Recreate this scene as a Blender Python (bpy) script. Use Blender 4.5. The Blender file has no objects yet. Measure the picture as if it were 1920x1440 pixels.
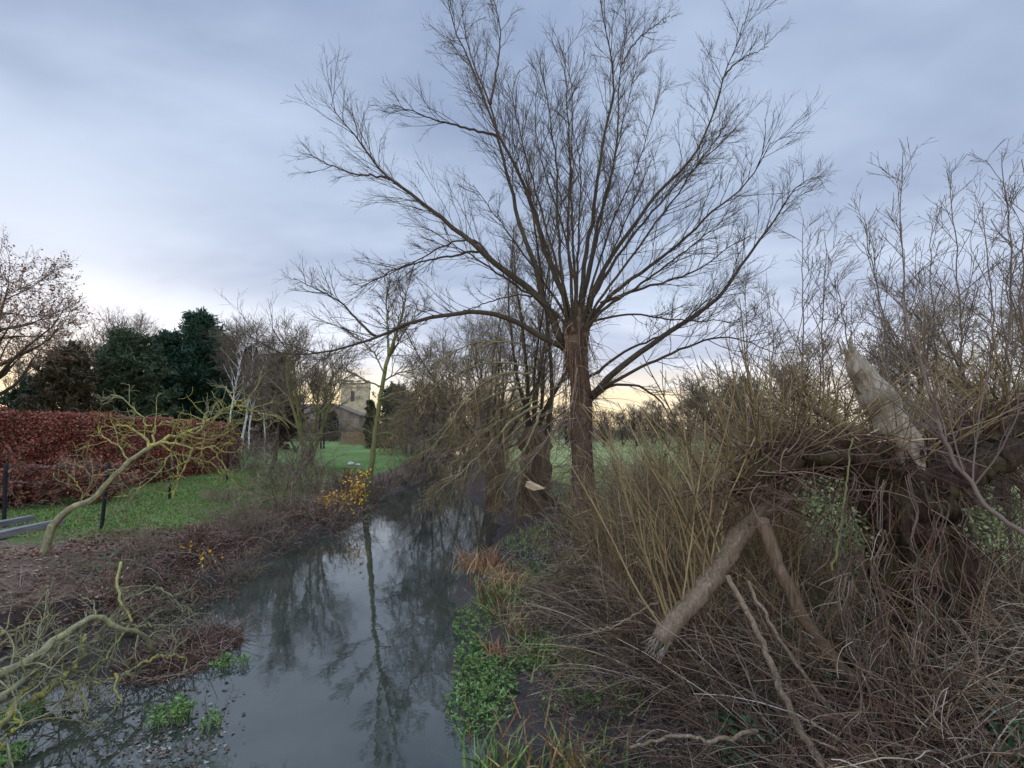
import bpy, math, random
import numpy as np
rng = np.random.default_rng(7)
random.seed(7)
S = bpy.context.scene
COL = S.collection
R = math.radians

# ------------------------------------------------------------------ camera
CAMZ = 3.2
F = 900.0                       # focal length in photo pixels (1920 wide)
PITCH = math.atan(85 / F)
cam = bpy.data.cameras.new('camera')
cam.sensor_width = 36; cam.lens = 36 * F / 1920
cam.clip_start = 0.05; cam.clip_end = 4000
camo = bpy.data.objects.new('camera', cam); COL.objects.link(camo)
camo.location = (0, 0, CAMZ); camo.rotation_euler = (math.pi / 2 + PITCH, 0, 0)
S.camera = camo

# ------------------------------------------------------------------ sky and sun
SUN_EL, SUN_AZ = R(8), R(-44)   # low winter sun behind the cloud, ahead to the left
GLOW_AZ = R(-26)                # middle of the clear strip along the horizon
W = bpy.data.worlds.new('World'); S.world = W; W.use_nodes = True
nt = W.node_tree; nt.nodes.clear()
def N(t, **kw):
    n = nt.nodes.new(t)
    for k, v in kw.items(): setattr(n, k, v)
    return n
def math_node(op, a, b=None, c=None, clamp=False):
    n = nt.nodes.new('ShaderNodeMath'); n.operation = op; n.use_clamp = clamp
    for i, v in enumerate((a, b, c)):
        if v is None: continue
        if isinstance(v, (int, float)): n.inputs[i].default_value = v
        else: nt.links.new(v, n.inputs[i])
    return n.outputs[0]
def sstep(x, a, b):
    n = nt.nodes.new('ShaderNodeMapRange'); n.interpolation_type = 'SMOOTHSTEP'
    nt.links.new(x, n.inputs[0]); n.inputs[1].default_value = a; n.inputs[2].default_value = b
    return n.outputs[0]
def mixc(f, a, b, mode='MIX'):
    n = nt.nodes.new('ShaderNodeMix'); n.data_type = 'RGBA'; n.blend_type = mode
    if isinstance(f, (int, float)): n.inputs[0].default_value = f
    else: nt.links.new(f, n.inputs[0])
    for i, v in ((6, a), (7, b)):
        if isinstance(v, tuple): n.inputs[i].default_value = (*v, 1)
        else: nt.links.new(v, n.inputs[i])
    return n.outputs[2]
tc = N('ShaderNodeTexCoord')
sep = N('ShaderNodeSeparateXYZ'); nt.links.new(tc.outputs['Generated'], sep.inputs[0])
dx, dy, dz = sep.outputs
# position on a flat cloud deck
den = math_node('ADD', math_node('MAXIMUM', dz, 0.0), 0.22)
cu = math_node('DIVIDE', dx, den); cv = math_node('DIVIDE', dy, den)
comb = N('ShaderNodeCombineXYZ'); nt.links.new(cu, comb.inputs[0]); nt.links.new(cv, comb.inputs[1])
mp = N('ShaderNodeMapping'); nt.links.new(comb.outputs[0], mp.inputs[0])
mp.inputs['Rotation'].default_value = (0, 0, R(38)); mp.inputs['Scale'].default_value = (0.6, 0.95, 1)
mp.inputs['Location'].default_value = (0.3, 1.75, 0)
nz = N('ShaderNodeTexNoise'); nt.links.new(mp.outputs[0], nz.inputs['Vector'])
nz.inputs['Scale'].default_value = 1.15; nz.inputs['Detail'].default_value = 5; nz.inputs['Roughness'].default_value = 0.5
nz.inputs['Distortion'].default_value = 0.35
mp2 = N('ShaderNodeMapping'); nt.links.new(comb.outputs[0], mp2.inputs[0])
mp2.inputs['Rotation'].default_value = (0, 0, R(35)); mp2.inputs['Scale'].default_value = (0.65, 1.15, 1)
nz2 = N('ShaderNodeTexNoise'); nt.links.new(mp2.outputs[0], nz2.inputs['Vector'])
nz2.inputs['Scale'].default_value = 2.2; nz2.inputs['Detail'].default_value = 3.5; nz2.inputs['Roughness'].default_value = 0.55
cl = math_node('ADD', math_node('MULTIPLY', nz.outputs[0], 0.72), math_node('MULTIPLY', nz2.outputs[0], 0.28))
cloud = sstep(math_node('ADD', cl, math_node('MULTIPLY', sstep(dx, -0.35, -0.75), 0.06)), 0.38, 0.66)
# elevation gradient of the overcast deck
el = math_node('ADD', dz, math_node('MULTIPLY', math_node('SUBTRACT', cl, 0.5), 0.22))
ramp = N('ShaderNodeValToRGB'); nt.links.new(el, ramp.inputs[0])
cr = ramp.color_ramp
cr.elements[0].position = 0.0; cr.elements[0].color = (0.74, 0.70, 0.64, 1)
cr.elements[1].position = 1.0; cr.elements[1].color = (0.36, 0.44, 0.58, 1)
for p, c in ((0.07, (0.70, 0.70, 0.74)), (0.16, (0.56, 0.60, 0.72)), (0.27, (0.385, 0.45, 0.585)), (0.45, (0.32, 0.39, 0.53)), (0.65, (0.29, 0.36, 0.505))):
    e = cr.elements.new(p); e.color = (*c, 1)
shade = mixc(cloud, (0.68, 0.71, 0.77), (1.32, 1.28, 1.20))
deck = mixc(1.0, ramp.outputs[0], shade, 'MULTIPLY')
# sunset light under the deck, toward the sun
ax = math_node('ADD', math_node('MULTIPLY', dx, math.sin(GLOW_AZ)), math_node('MULTIPLY', dy, math.cos(GLOW_AZ)))
warm = math_node('MULTIPLY', sstep(ax, 0.15, 0.9), math_node('SUBTRACT', 1.0, sstep(math_node('ADD', dz, math_node('MULTIPLY', math_node('SUBTRACT', nz2.outputs[0], 0.5), 0.12)), 0.02, 0.15)))
deck = mixc(math_node('MULTIPLY', warm, 0.85), deck, (1.0, 0.76, 0.40))
# overcast is brightest overhead; unseen sky there and behind camera boosted to fill foreground
boost = math_node('ADD', 1.0, math_node('ADD', math_node('MULTIPLY', sstep(dz, 0.70, 0.95), 3.7),
        math_node('MULTIPLY', math_node('SUBTRACT', 1.0, sstep(dy, -0.75, -0.1)), 1.5)))
bn = N('ShaderNodeVectorMath', operation='SCALE'); nt.links.new(deck, bn.inputs[0]); nt.links.new(boost, bn.inputs['Scale'])
b10 = N('ShaderNodeVectorMath', operation='SCALE'); nt.links.new(bn.outputs[0], b10.inputs[0]); b10.inputs['Scale'].default_value = 10.0
sky = N('ShaderNodeTexSky', sky_type='NISHITA', sun_disc=False); sky.sun_elevation = SUN_EL; sky.sun_rotation = SUN_AZ
allsky = mixc(0.94, sky.outputs[0], b10.outputs[0])
bg = N('ShaderNodeBackground'); nt.links.new(allsky, bg.inputs[0]); bg.inputs[1].default_value = 0.1
wo = N('ShaderNodeOutputWorld'); nt.links.new(bg.outputs[0], wo.inputs[0])

sl = bpy.data.lights.new('sun', 'SUN'); sl.energy = 0.5; sl.angle = R(16); sl.color = (1, 0.86, 0.68)
so = bpy.data.objects.new('sun', sl); COL.objects.link(so)
so.rotation_euler = (R(90) - SUN_EL, 0, math.pi - SUN_AZ); so.location = (-10, 60, 20)
S.view_settings.view_transform = 'Standard'; S.view_settings.look = 'None'
S.view_settings.gamma = 1; S.view_settings.exposure = 0.55
try: S.cycles.max_bounces = 6; S.cycles.diffuse_bounces = 3; S.cycles.glossy_bounces = 3
except Exception: pass

# ------------------------------------------------------------------ pixel <-> world
cp, sp = math.cos(PITCH), math.sin(PITCH)
def ray(px, py):
    x = (np.asarray(px, float) - 960) / F; y = (720 - np.asarray(py, float)) / F
    return x, cp - y * sp, y * cp + sp
def at(px, py, Y):
    x, yy, z = ray(px, py); s = np.asarray(Y, float) / yy
    return np.stack([x * s, yy * s, CAMZ + z * s], -1)
def on_level(px, py, z):
    x, yy, zz = ray(px, py); s = (z - CAMZ) / zz
    return np.stack([x * s, yy * s, CAMZ + zz * s], -1)

# ------------------------------------------------------------------ terrain function
lp = [(-140, 1330), (30, 1262), (150, 1215), (250, 1185), (330, 1145), (440, 1075), (540, 1022), (640, 985), (700, 945), (745, 922), (790, 905), (812, 885), (822, 870), (828, 850)]
rp = [(915, 1440), (885, 1385), (862, 1340), (850, 1250), (856, 1150), (852, 1085), (895, 1045), (930, 1005), (932, 965), (905, 945), (868, 930), (850, 912), (858, 890), (868, 870), (872, 850)]
LE = np.array([on_level(a, b, 0.0) for a, b in lp]); RE = np.array([on_level(a, b, 0.0) for a, b in rp])
def sm(t):
    t = np.clip(t, 0, 1); return t * t * (3 - 2 * t)
_ph = rng.uniform(0, 6.28, (24,)); _fr = rng.normal(0, 1, (24, 2))
def bumps(x, y, scale, i0=0, n=8):
    v = 0
    for i in range(i0, i0 + n):
        v = v + np.sin(_fr[i, 0] * x / scale + _fr[i, 1] * y / scale + _ph[i])
    return v / n ** 0.5
def edges(y):
    xl = np.interp(y, LE[:, 1], LE[:, 0]); xr = np.interp(y, RE[:, 1], RE[:, 0])
    xl = xl + 0.12 * np.sin(y * 1.7) + 0.07 * np.sin(y * 4.1 + 1); xr = xr + 0.07 * np.sin(y * 2.3 + 2) + 0.05 * np.sin(y * 5.1)
    return xl, xr
def ground_z(x, y):
    x = np.asarray(x, float); y = np.asarray(y, float)
    xl, xr = edges(y)
    dl = xl - x; dr = x - xr
    zl = 0.6 * sm(dl / 0.9) + 0.45 * sm((dl - 0.5) / 2.2) + 0.15 * sm((dl - 2) / 4)
    near = 1 - sm((y - 9.5) / 3.0)
    z_shelf = 0.10 * sm(dr / 0.35) + 0.18 * sm((dr - 0.9) / 1.6) + 0.42 * sm((dr - 1.9) / 1.8) + 0.3 * sm((dr - 3.5) / 3)
    z_bank = 0.5 * sm(dr / 1.0) + 0.5 * sm((dr - 0.6) / 2.4)
    zr = near * z_shelf + (1 - near) * z_bank
    amp = 0.035 + 0.05 * sm(np.abs(y) / 120)
    zl = zl + amp * bumps(x, y, 0.9) * sm(dl / 1.2) + 0.02 * bumps(x, y, .3, 8) * sm(dl / .5)
    zr = zr + amp * bumps(x, y, 0.9) * sm(dr / 1.2) + 0.016 * bumps(x, y, .3, 8) * sm(dr / .5)
    far = sm((y - 60) / 200); zr = zr + far * 1.2; zl = zl + far * 1.0
    inn = np.minimum(-dl, -dr)
    zb = -0.75 * sm(inn / 1.0) - 0.03
    return np.where(dl > 0, zl, np.where(dr > 0, zr, zb))

# ------------------------------------------------------------------ materials
def new_mat(name):
    m = bpy.data.materials.new(name); m.use_nodes = True
    t = m.node_tree; b = t.nodes['Principled BSDF']
    return m, t, b
def ramp_node(t, fac, stops):
    r = t.nodes.new('ShaderNodeValToRGB'); e = r.color_ramp.elements
    e[0].position = stops[0][0]; e[0].color = (*stops[0][1], 1)
    e[1].position = stops[-1][0]; e[1].color = (*stops[-1][1], 1)
    for p, c in stops[1:-1]:
        k = e.new(p); k.color = (*c, 1)
    t.links.new(fac, r.inputs[0]); return r.outputs[0]
def noise(t, scale, detail=4, rough=0.6, vec=None, stretch=None):
    n = t.nodes.new('ShaderNodeTexNoise'); n.inputs['Scale'].default_value = scale
    n.inputs['Detail'].default_value = detail; n.inputs['Roughness'].default_value = rough
    g = t.nodes.new('ShaderNodeTexCoord')
    if stretch:
        mpn = t.nodes.new('ShaderNodeMapping'); mpn.inputs['Scale'].default_value = stretch
        t.links.new(g.outputs['Object'], mpn.inputs[0]); t.links.new(mpn.outputs[0], n.inputs['Vector'])
    else: t.links.new(g.outputs['Object'], n.inputs['Vector'])
    return n.outputs[0]
def bump(t, b, h, strength, dist=0.02):
    n = t.nodes.new('ShaderNodeBump'); n.inputs['Strength'].default_value = strength; n.inputs['Distance'].default_value = dist
    t.links.new(h, n.inputs['Height']); t.links.new(n.outputs[0], b.inputs['Normal'])
def mmath(t, op, a, b):
    n = t.nodes.new('ShaderNodeMath'); n.operation = op
    for i, v in enumerate((a, b)):
        if isinstance(v, (int, float)): n.inputs[i].default_value = v
        else: t.links.new(v, n.inputs[i])
    return n.outputs[0]
def twig_mat(name, cols, rough=0.8, nsc=3.0):
    """colour differs twig by twig, with blotches along each"""
    m, t, b = new_mat(name)
    g = t.nodes.new('ShaderNodeNewGeometry')
    f = mmath(t, 'ADD', mmath(t, 'MULTIPLY', g.outputs['Random Per Island'], 0.7), mmath(t, 'MULTIPLY', noise(t, nsc, 3), 0.3))
    n = len(cols)
    c = ramp_node(t, f, [(0.12 + 0.72 * i / (n - 1), c) for i, c in enumerate(cols)])
    t.links.new(c, b.inputs['Base Color']); b.inputs['Roughness'].default_value = rough
    b.inputs['Specular IOR Level'].default_value = 0.25
    return m
def leaf_mat(name, cols, rough=0.6, trans=0.0, spec=0.3):
    m, t, b = new_mat(name)
    g = t.nodes.new('ShaderNodeNewGeometry'); n = len(cols)
    f = mmath(t, 'ADD', mmath(t, 'MULTIPLY', g.outputs['Random Per Island'], 0.65), mmath(t, 'MULTIPLY', noise(t, 0.9, 3), 0.35))
    c = ramp_node(t, f, [(0.12 + 0.72 * i / (n - 1), c) for i, c in enumerate(cols)])
    t.links.new(c, b.inputs['Base Color']); b.inputs['Roughness'].default_value = rough
    b.inputs['Specular IOR Level'].default_value = spec
    return m
def bark_mat(name, cols, groove=(9, 9, 1.1), strength=0.9, moss=None, dist=0.03, msc=3.1):
    m, t, b = new_mat(name)
    h = noise(t, 2.2, 7, 0.65, stretch=groove); h2 = noise(t, 1.3, 5, 0.6)
    f = mmath(t, 'ADD', mmath(t, 'MULTIPLY', h, 0.65), mmath(t, 'MULTIPLY', h2, 0.35))
    n = len(cols)
    c = ramp_node(t, f, [(0.3 + 0.4 * i / (n - 1), c) for i, c in enumerate(cols)])
    if moss:
        mx = t.nodes.new('ShaderNodeMix'); mx.data_type = 'RGBA'
        mr = t.nodes.new('ShaderNodeMapRange'); mr.inputs[1].default_value = 0.47; mr.inputs[2].default_value = 0.62
        t.links.new(noise(t, msc, 6, 0.7), mr.inputs[0])
        t.links.new(mmath(t, 'MULTIPLY', mr.outputs[0], moss[1]), mx.inputs[0]); t.links.new(c, mx.inputs[6]); mx.inputs[7].default_value = (*moss[0], 1)
        c = mx.outputs[2]
    t.links.new(c, b.inputs['Base Color']); b.inputs['Roughness'].default_value = 0.9
    b.inputs['Specular IOR Level'].default_value = 0.2
    bump(t, b, h, strength, dist)
    return m
M = {}
M['willow_bark'] = bark_mat('willow_bark', [(0.016, 0.010, 0.007), (0.10, 0.06, 0.04), (0.23, 0.16, 0.115)], groove=(12, 12, 1.3), moss=((0.13, 0.12, 0.06), 0.4))
M['limb_bark'] = bark_mat('limb_bark', [(0.016, 0.011, 0.008), (0.048, 0.034, 0.024), (0.085, 0.066, 0.044)], groove=(9, 9, 4), strength=0.8, moss=((0.06, 0.06, 0.026), 0.45), dist=0.01)
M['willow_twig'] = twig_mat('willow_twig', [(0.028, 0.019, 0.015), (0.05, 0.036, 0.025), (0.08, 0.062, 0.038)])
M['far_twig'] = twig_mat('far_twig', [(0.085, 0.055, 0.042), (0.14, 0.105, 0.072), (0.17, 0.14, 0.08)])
M['olive_twig'] = twig_mat('olive_twig', [(0.06, 0.04, 0.02), (0.15, 0.108, 0.045), (0.225, 0.16, 0.075), (0.33, 0.245, 0.125)])
M['shaded_twig'] = twig_mat('shaded_twig', [(0.02, 0.012, 0.009), (0.06, 0.033, 0.022), (0.13, 0.075, 0.047), (0.05, 0.036, 0.028), (0.20, 0.145, 0.105)])  # darker twig tones: shade inside the bramble tangle put into the colour
M['root_twig'] = twig_mat('root_twig', [(0.02, 0.012, 0.009), (0.07, 0.036, 0.024), (0.12, 0.07, 0.045), (0.19, 0.125, 0.085)])
M['straw_twig'] = twig_mat('straw_twig', [(0.10, 0.07, 0.045), (0.26, 0.20, 0.12), (0.38, 0.31, 0.20), (0.18, 0.17, 0.07)])
M['tan_twig'] = twig_mat('tan_twig', [(0.045, 0.026, 0.016), (0.16, 0.10, 0.052), (0.22, 0.15, 0.085), (0.38, 0.30, 0.19)])
M['mauve_twig'] = twig_mat('mauve_twig', [(0.025, 0.014, 0.010), (0.13, 0.06, 0.034), (0.07, 0.048, 0.036), (0.22, 0.145, 0.095), (0.40, 0.33, 0.26)])
M['sapling_twig'] = twig_mat('sapling_twig', [(0.09, 0.065, 0.05), (0.13, 0.09, 0.075), (0.14, 0.125, 0.07)])
M['lichen'] = bark_mat('lichen', [(0.075, 0.065, 0.038), (0.22, 0.20, 0.085), (0.34, 0.31, 0.13)], groove=(14, 14, 14), strength=0.9, moss=((0.46, 0.40, 0.06), 0.9), dist=0.015, msc=9)
M['lichen_grey'] = bark_mat('lichen_grey', [(0.10, 0.09, 0.06), (0.19, 0.17, 0.10), (0.28, 0.255, 0.15)], groove=(13, 13, 8), strength=0.9, moss=((0.33, 0.32, 0.12), 0.75), dist=0.015, msc=11)
M['moss_bark'] = bark_mat('moss_bark', [(0.085, 0.08, 0.035), (0.15, 0.145, 0.055), (0.21, 0.20, 0.085)], groove=(6, 6, 1.5), strength=0.5, dist=0.01)
M['birch_bark'] = bark_mat('birch_bark', [(0.10, 0.09, 0.09), (0.62, 0.60, 0.60), (0.75, 0.73, 0.72)], groove=(1.2, 1.2, 3.0), strength=0.2)
M['dead_wood'] = bark_mat('dead_wood', [(0.07, 0.055, 0.04), (0.25, 0.21, 0.155), (0.46, 0.41, 0.33)], groove=(14, 14, 1.6), strength=0.9, moss=((0.12, 0.095, 0.06), 0.75), dist=0.03, msc=5)
M['pale_stick'] = bark_mat('pale_stick', [(0.045, 0.032, 0.022), (0.18, 0.13, 0.085), (0.36, 0.28, 0.20)], groove=(22, 22, 6), strength=0.8, moss=((0.12, 0.10, 0.055), 0.5), dist=0.01)
M['brown_pole'] = bark_mat('brown_pole', [(0.035, 0.023, 0.016), (0.125, 0.082, 0.05), (0.21, 0.155, 0.10)], groove=(18, 18, 2.5), strength=0.8, dist=0.02)
M['red_bark'] = bark_mat('red_bark', [(0.010, 0.006, 0.005), (0.04, 0.023, 0.016), (0.115, 0.07, 0.048)], groove=(16, 16, 1.6), strength=1.0, moss=((0.10, 0.095, 0.035), 0.55), dist=0.05)
M['cut_wood'] = bark_mat('cut_wood', [(0.32, 0.20, 0.10), (0.50, 0.36, 0.21), (0.62, 0.48, 0.30)], groove=(1, 8, 8), strength=0.4)
M['weathered_timber'] = bark_mat('weathered_timber', [(0.12, 0.11, 0.11), (0.22, 0.205, 0.20), (0.32, 0.30, 0.29)], groove=(1, 10, 10), strength=0.5)
M['dark_post'] = bark_mat('dark_post', [(0.008, 0.008, 0.009), (0.016, 0.016, 0.018), (0.03, 0.03, 0.03)], strength=0.4)
M['beech_leaf'] = leaf_mat('beech_leaf', [(0.05, 0.015, 0.013), (0.20, 0.044, 0.032), (0.34, 0.085, 0.05), (0.24, 0.11, 0.06), (0.13, 0.095, 0.05)])
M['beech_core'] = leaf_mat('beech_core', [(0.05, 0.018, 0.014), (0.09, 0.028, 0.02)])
M['oak_leaf'] = leaf_mat('oak_leaf', [(0.11, 0.04, 0.025), (0.20, 0.075, 0.04), (0.26, 0.11, 0.06)])
M['cypress'] = leaf_mat('cypress', [(0.008, 0.022, 0.016), (0.018, 0.05, 0.028), (0.035, 0.085, 0.04)])
M['conifer_green'] = leaf_mat('conifer_green', [(0.028, 0.042, 0.022), (0.05, 0.075, 0.035), (0.075, 0.10, 0.045)])
M['conifer_brown'] = leaf_mat('conifer_brown', [(0.05, 0.035, 0.022), (0.085, 0.06, 0.032), (0.06, 0.065, 0.03)])
M['conifer_red'] = leaf_mat('conifer_red', [(0.055, 0.022, 0.022), (0.10, 0.045, 0.04), (0.07, 0.055, 0.03)])
M['dark_leaf'] = leaf_mat('dark_leaf', [(0.012, 0.024, 0.012), (0.025, 0.045, 0.02), (0.05, 0.075, 0.03)])
M['ivy_leaf'] = leaf_mat('ivy_leaf', [(0.02, 0.055, 0.025), (0.04, 0.10, 0.04), (0.075, 0.155, 0.06)], rough=0.4)
M['cress_leaf'] = leaf_mat('cress_leaf', [(0.04, 0.075, 0.02), (0.09, 0.175, 0.035), (0.17, 0.28, 0.07), (0.16, 0.17, 0.06)], rough=0.4)
M['yellow_leaf'] = leaf_mat('yellow_leaf', [(0.24, 0.11, 0.02), (0.50, 0.26, 0.02), (0.66, 0.38, 0.03), (0.68, 0.44, 0.07)])
M['yellow_green'] = twig_mat('yellow_green', [(0.16, 0.15, 0.03), (0.26, 0.23, 0.05), (0.33, 0.28, 0.08)])
M['litter'] = leaf_mat('litter', [(0.05, 0.025, 0.02), (0.16, 0.06, 0.038), (0.23, 0.105, 0.065), (0.32, 0.22, 0.15)])
M['mud_litter'] = leaf_mat('mud_litter', [(0.035, 0.028, 0.034), (0.075, 0.055, 0.06), (0.13, 0.10, 0.10), (0.16, 0.11, 0.09)], rough=0.45)
M['float_leaf'] = leaf_mat('float_leaf', [(0.025, 0.02, 0.016), (0.07, 0.045, 0.032), (0.13, 0.085, 0.055), (0.16, 0.13, 0.10), (0.34, 0.31, 0.27)], rough=0.4)
M['grass_blade'] = leaf_mat('grass_blade', [(0.05, 0.095, 0.022), (0.11, 0.19, 0.038), (0.19, 0.26, 0.065), (0.24, 0.22, 0.08)])
M['field_grass'] = leaf_mat('field_grass', [(0.14, 0.17, 0.05), (0.22, 0.25, 0.085), (0.32, 0.33, 0.13)])
M['reed_green'] = leaf_mat('reed_green', [(0.07, 0.13, 0.03), (0.13, 0.21, 0.05), (0.26, 0.26, 0.08)])
M['reed_rust'] = leaf_mat('reed_rust', [(0.12, 0.04, 0.02), (0.26, 0.11, 0.05), (0.38, 0.21, 0.09), (0.46, 0.33, 0.16)])
M['dead_herb'] = twig_mat('dead_herb', [(0.085, 0.05, 0.032), (0.18, 0.11, 0.07), (0.30, 0.225, 0.16), (0.17, 0.145, 0.065), (0.24, 0.19, 0.15)])
M['lamb_green'] = leaf_mat('lamb_green', [(0.05, 0.11, 0.05), (0.09, 0.17, 0.07)])

def ground_material():
    m, t, b = new_mat('ground')
    def attr(n):
        a = t.nodes.new('ShaderNodeAttribute'); a.attribute_name = n; return a.outputs['Fac']
    def mix(f, a, c):
        x = t.nodes.new('ShaderNodeMix'); x.data_type = 'RGBA'; t.links.new(f, x.inputs[0])
        t.links.new(a, x.inputs[6]); t.links.new(c, x.inputs[7]); return x.outputs[2]
    n1, n2, n3 = noise(t, 0.8, 6, 0.65), noise(t, 6, 6, 0.7), noise(t, 30, 4, 0.7)
    lit = ramp_node(t, mmath(t, 'ADD', mmath(t, 'MULTIPLY', n2, .5), mmath(t, 'MULTIPLY', n3, .5)), [(0.3, (0.015, 0.011, 0.010)), (0.5, (0.042, 0.028, 0.022)), (0.7, (0.10, 0.066, 0.05))])  # litter darkened so the shaded gaps under the brambles are in its colour
    lawn = ramp_node(t, mmath(t, 'ADD', mmath(t, 'MULTIPLY', noise(t, 0.35, 6, 0.75), .55), mmath(t, 'MULTIPLY', n3, .45)), [(0.35, (0.055, 0.105, 0.024)), (0.5, (0.10, 0.175, 0.038)), (0.65, (0.18, 0.235, 0.07))])
    fld = ramp_node(t, mmath(t, 'ADD', mmath(t, 'MULTIPLY', n1, .5), mmath(t, 'MULTIPLY', n3, .5)), [(0.3, (0.15, 0.18, 0.055)), (0.5, (0.23, 0.26, 0.09)), (0.7, (0.32, 0.33, 0.14))])
    mud = ramp_node(t, mmath(t, 'ADD', mmath(t, 'MULTIPLY', n2, .5), mmath(t, 'MULTIPLY', n3, .5)), [(0.3, (0.02, 0.017, 0.016)), (0.55, (0.05, 0.042, 0.036)), (0.75, (0.085, 0.075, 0.06))])
    path = ramp_node(t, n2, [(0.3, (0.075, 0.068, 0.068)), (0.7, (0.18, 0.165, 0.16))])
    def edge(a):
        r = t.nodes.new('ShaderNodeMapRange'); r.inputs[1].default_value = 0.4; r.inputs[2].default_value = 0.6
        t.links.new(mmath(t, 'ADD', attr(a), mmath(t, 'MULTIPLY', mmath(t, 'SUBTRACT', n2, 0.5), 0.7)), r.inputs[0]); return r.outputs[0]
    dry = ramp_node(t, mmath(t, 'ADD', mmath(t, 'MULTIPLY', n2, .4), mmath(t, 'MULTIPLY', n3, .6)), [(0.32, (0.035, 0.024, 0.016)), (0.5, (0.12, 0.078, 0.052)), (0.66, (0.24, 0.175, 0.12))])
    c = mix(edge('dry'), lit, dry); c = mix(edge('lawn'), c, lawn); c = mix(edge('field'), c, fld); c = mix(edge('path'), c, path); c = mix(edge('mud'), c, mud)
    t.links.new(c, b.inputs['Base Color'])
    rr = t.nodes.new('ShaderNodeMapRange'); t.links.new(attr('mud'), rr.inputs[0]); rr.inputs[3].default_value = 0.95; rr.inputs[4].default_value = 0.42
    t.links.new(rr.outputs[0], b.inputs['Roughness']); b.inputs['Specular IOR Level'].default_value = 0.3
    bump(t, b, mmath(t, 'ADD', n2, mmath(t, 'MULTIPLY', n3, 0.6)), 0.8, 0.05)
    return m
M['ground'] = ground_material()
def water_material():
    m, t, b = new_mat('water')
    n1 = noise(t, 0.7, 5, 0.65)
    c = ramp_node(t, n1, [(0.35, (0.022, 0.027, 0.020)), (0.65, (0.042, 0.048, 0.037))])
    t.links.new(c, b.inputs['Base Color'])
    b.inputs['Roughness'].default_value = 0.02; b.inputs['IOR'].default_value = 1.9
    b.inputs['Specular IOR Level'].default_value = 0.5
    r1 = noise(t, 2.2, 3, 0.5, stretch=(1.0, 0.6, 1)); r2 = noise(t, 11, 3, 0.5)
    bump(t, b, mmath(t, 'ADD', r1, mmath(t, 'MULTIPLY', r2, 0.14)), 0.05, 0.06)
    return m
M['water'] = water_material()
def stone_mat(name, cols, sc=2.2):
    m, t, b = new_mat(name)
    br = t.nodes.new('ShaderNodeTexBrick'); br.inputs['Scale'].default_value = sc
    g = t.nodes.new('ShaderNodeTexCoord'); mpn = t.nodes.new('ShaderNodeMapping'); mpn.inputs['Rotation'].default_value = (R(90), 0, 0)
    t.links.new(g.outputs['Object'], mpn.inputs[0]); t.links.new(mpn.outputs[0], br.inputs['Vector'])
    br.inputs['Color1'].default_value = (*cols[0], 1); br.inputs['Color2'].default_value = (*cols[1], 1); br.inputs['Mortar'].default_value = (*cols[2], 1)
    br.inputs['Mortar Size'].default_value = 0.03
    mx = t.nodes.new('ShaderNodeMix'); mx.data_type = 'RGBA'; mx.blend_type = 'MULTIPLY'; mx.inputs[0].default_value = 1
    t.links.new(br.outputs[0], mx.inputs[6])
    t.links.new(ramp_node(t, noise(t, 0.9, 6, 0.7), [(0.3, (0.55, 0.52, 0.5)), (0.65, (1.15, 1.1, 1.0))]), mx.inputs[7])
    t.links.new(mx.outputs[2], b.inputs['Base Color']); b.inputs['Roughness'].default_value = 0.9
    return m
M['tower_stone'] = stone_mat('tower_stone', [(0.52, 0.43, 0.29), (0.35, 0.285, 0.19), (0.44, 0.38, 0.27)])
M['house_stone'] = stone_mat('house_stone', [(0.32, 0.25, 0.20), (0.24, 0.19, 0.15), (0.28, 0.23, 0.18)])
M['wall_stone'] = stone_mat('wall_stone', [(0.30, 0.28, 0.27), (0.24, 0.225, 0.22), (0.2, 0.19, 0.18)])
def plain(name, c, rough=0.6, sc=4, var=0.3, spec=0.4):
    m, t, b = new_mat(name)
    t.links.new(ramp_node(t, noise(t, sc, 5), [(0.3, tuple(v * (1 - var) for v in c)), (0.7, tuple(v * (1 + var) for v in c))]), b.inputs['Base Color'])
    b.inputs['Roughness'].default_value = rough; b.inputs['Specular IOR Level'].default_value = spec; return m
M['roof_tile'] = plain('roof_tile', (0.14, 0.105, 0.075), 0.9)
M['window_dark'] = plain('window_dark', (0.03, 0.03, 0.035), 0.25, spec=0.4)
M['white_paint'] = plain('white_paint', (0.7, 0.7, 0.7), 0.6, var=0.1)
M['wire'] = plain('wire', (0.06, 0.06, 0.06), 0.5)
M['fence_wood'] = plain('fence_wood', (0.30, 0.19, 0.10), 0.8)
M['white_wool'] = plain('white_wool', (0.65, 0.62, 0.56), 0.9, var=0.15)

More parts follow.
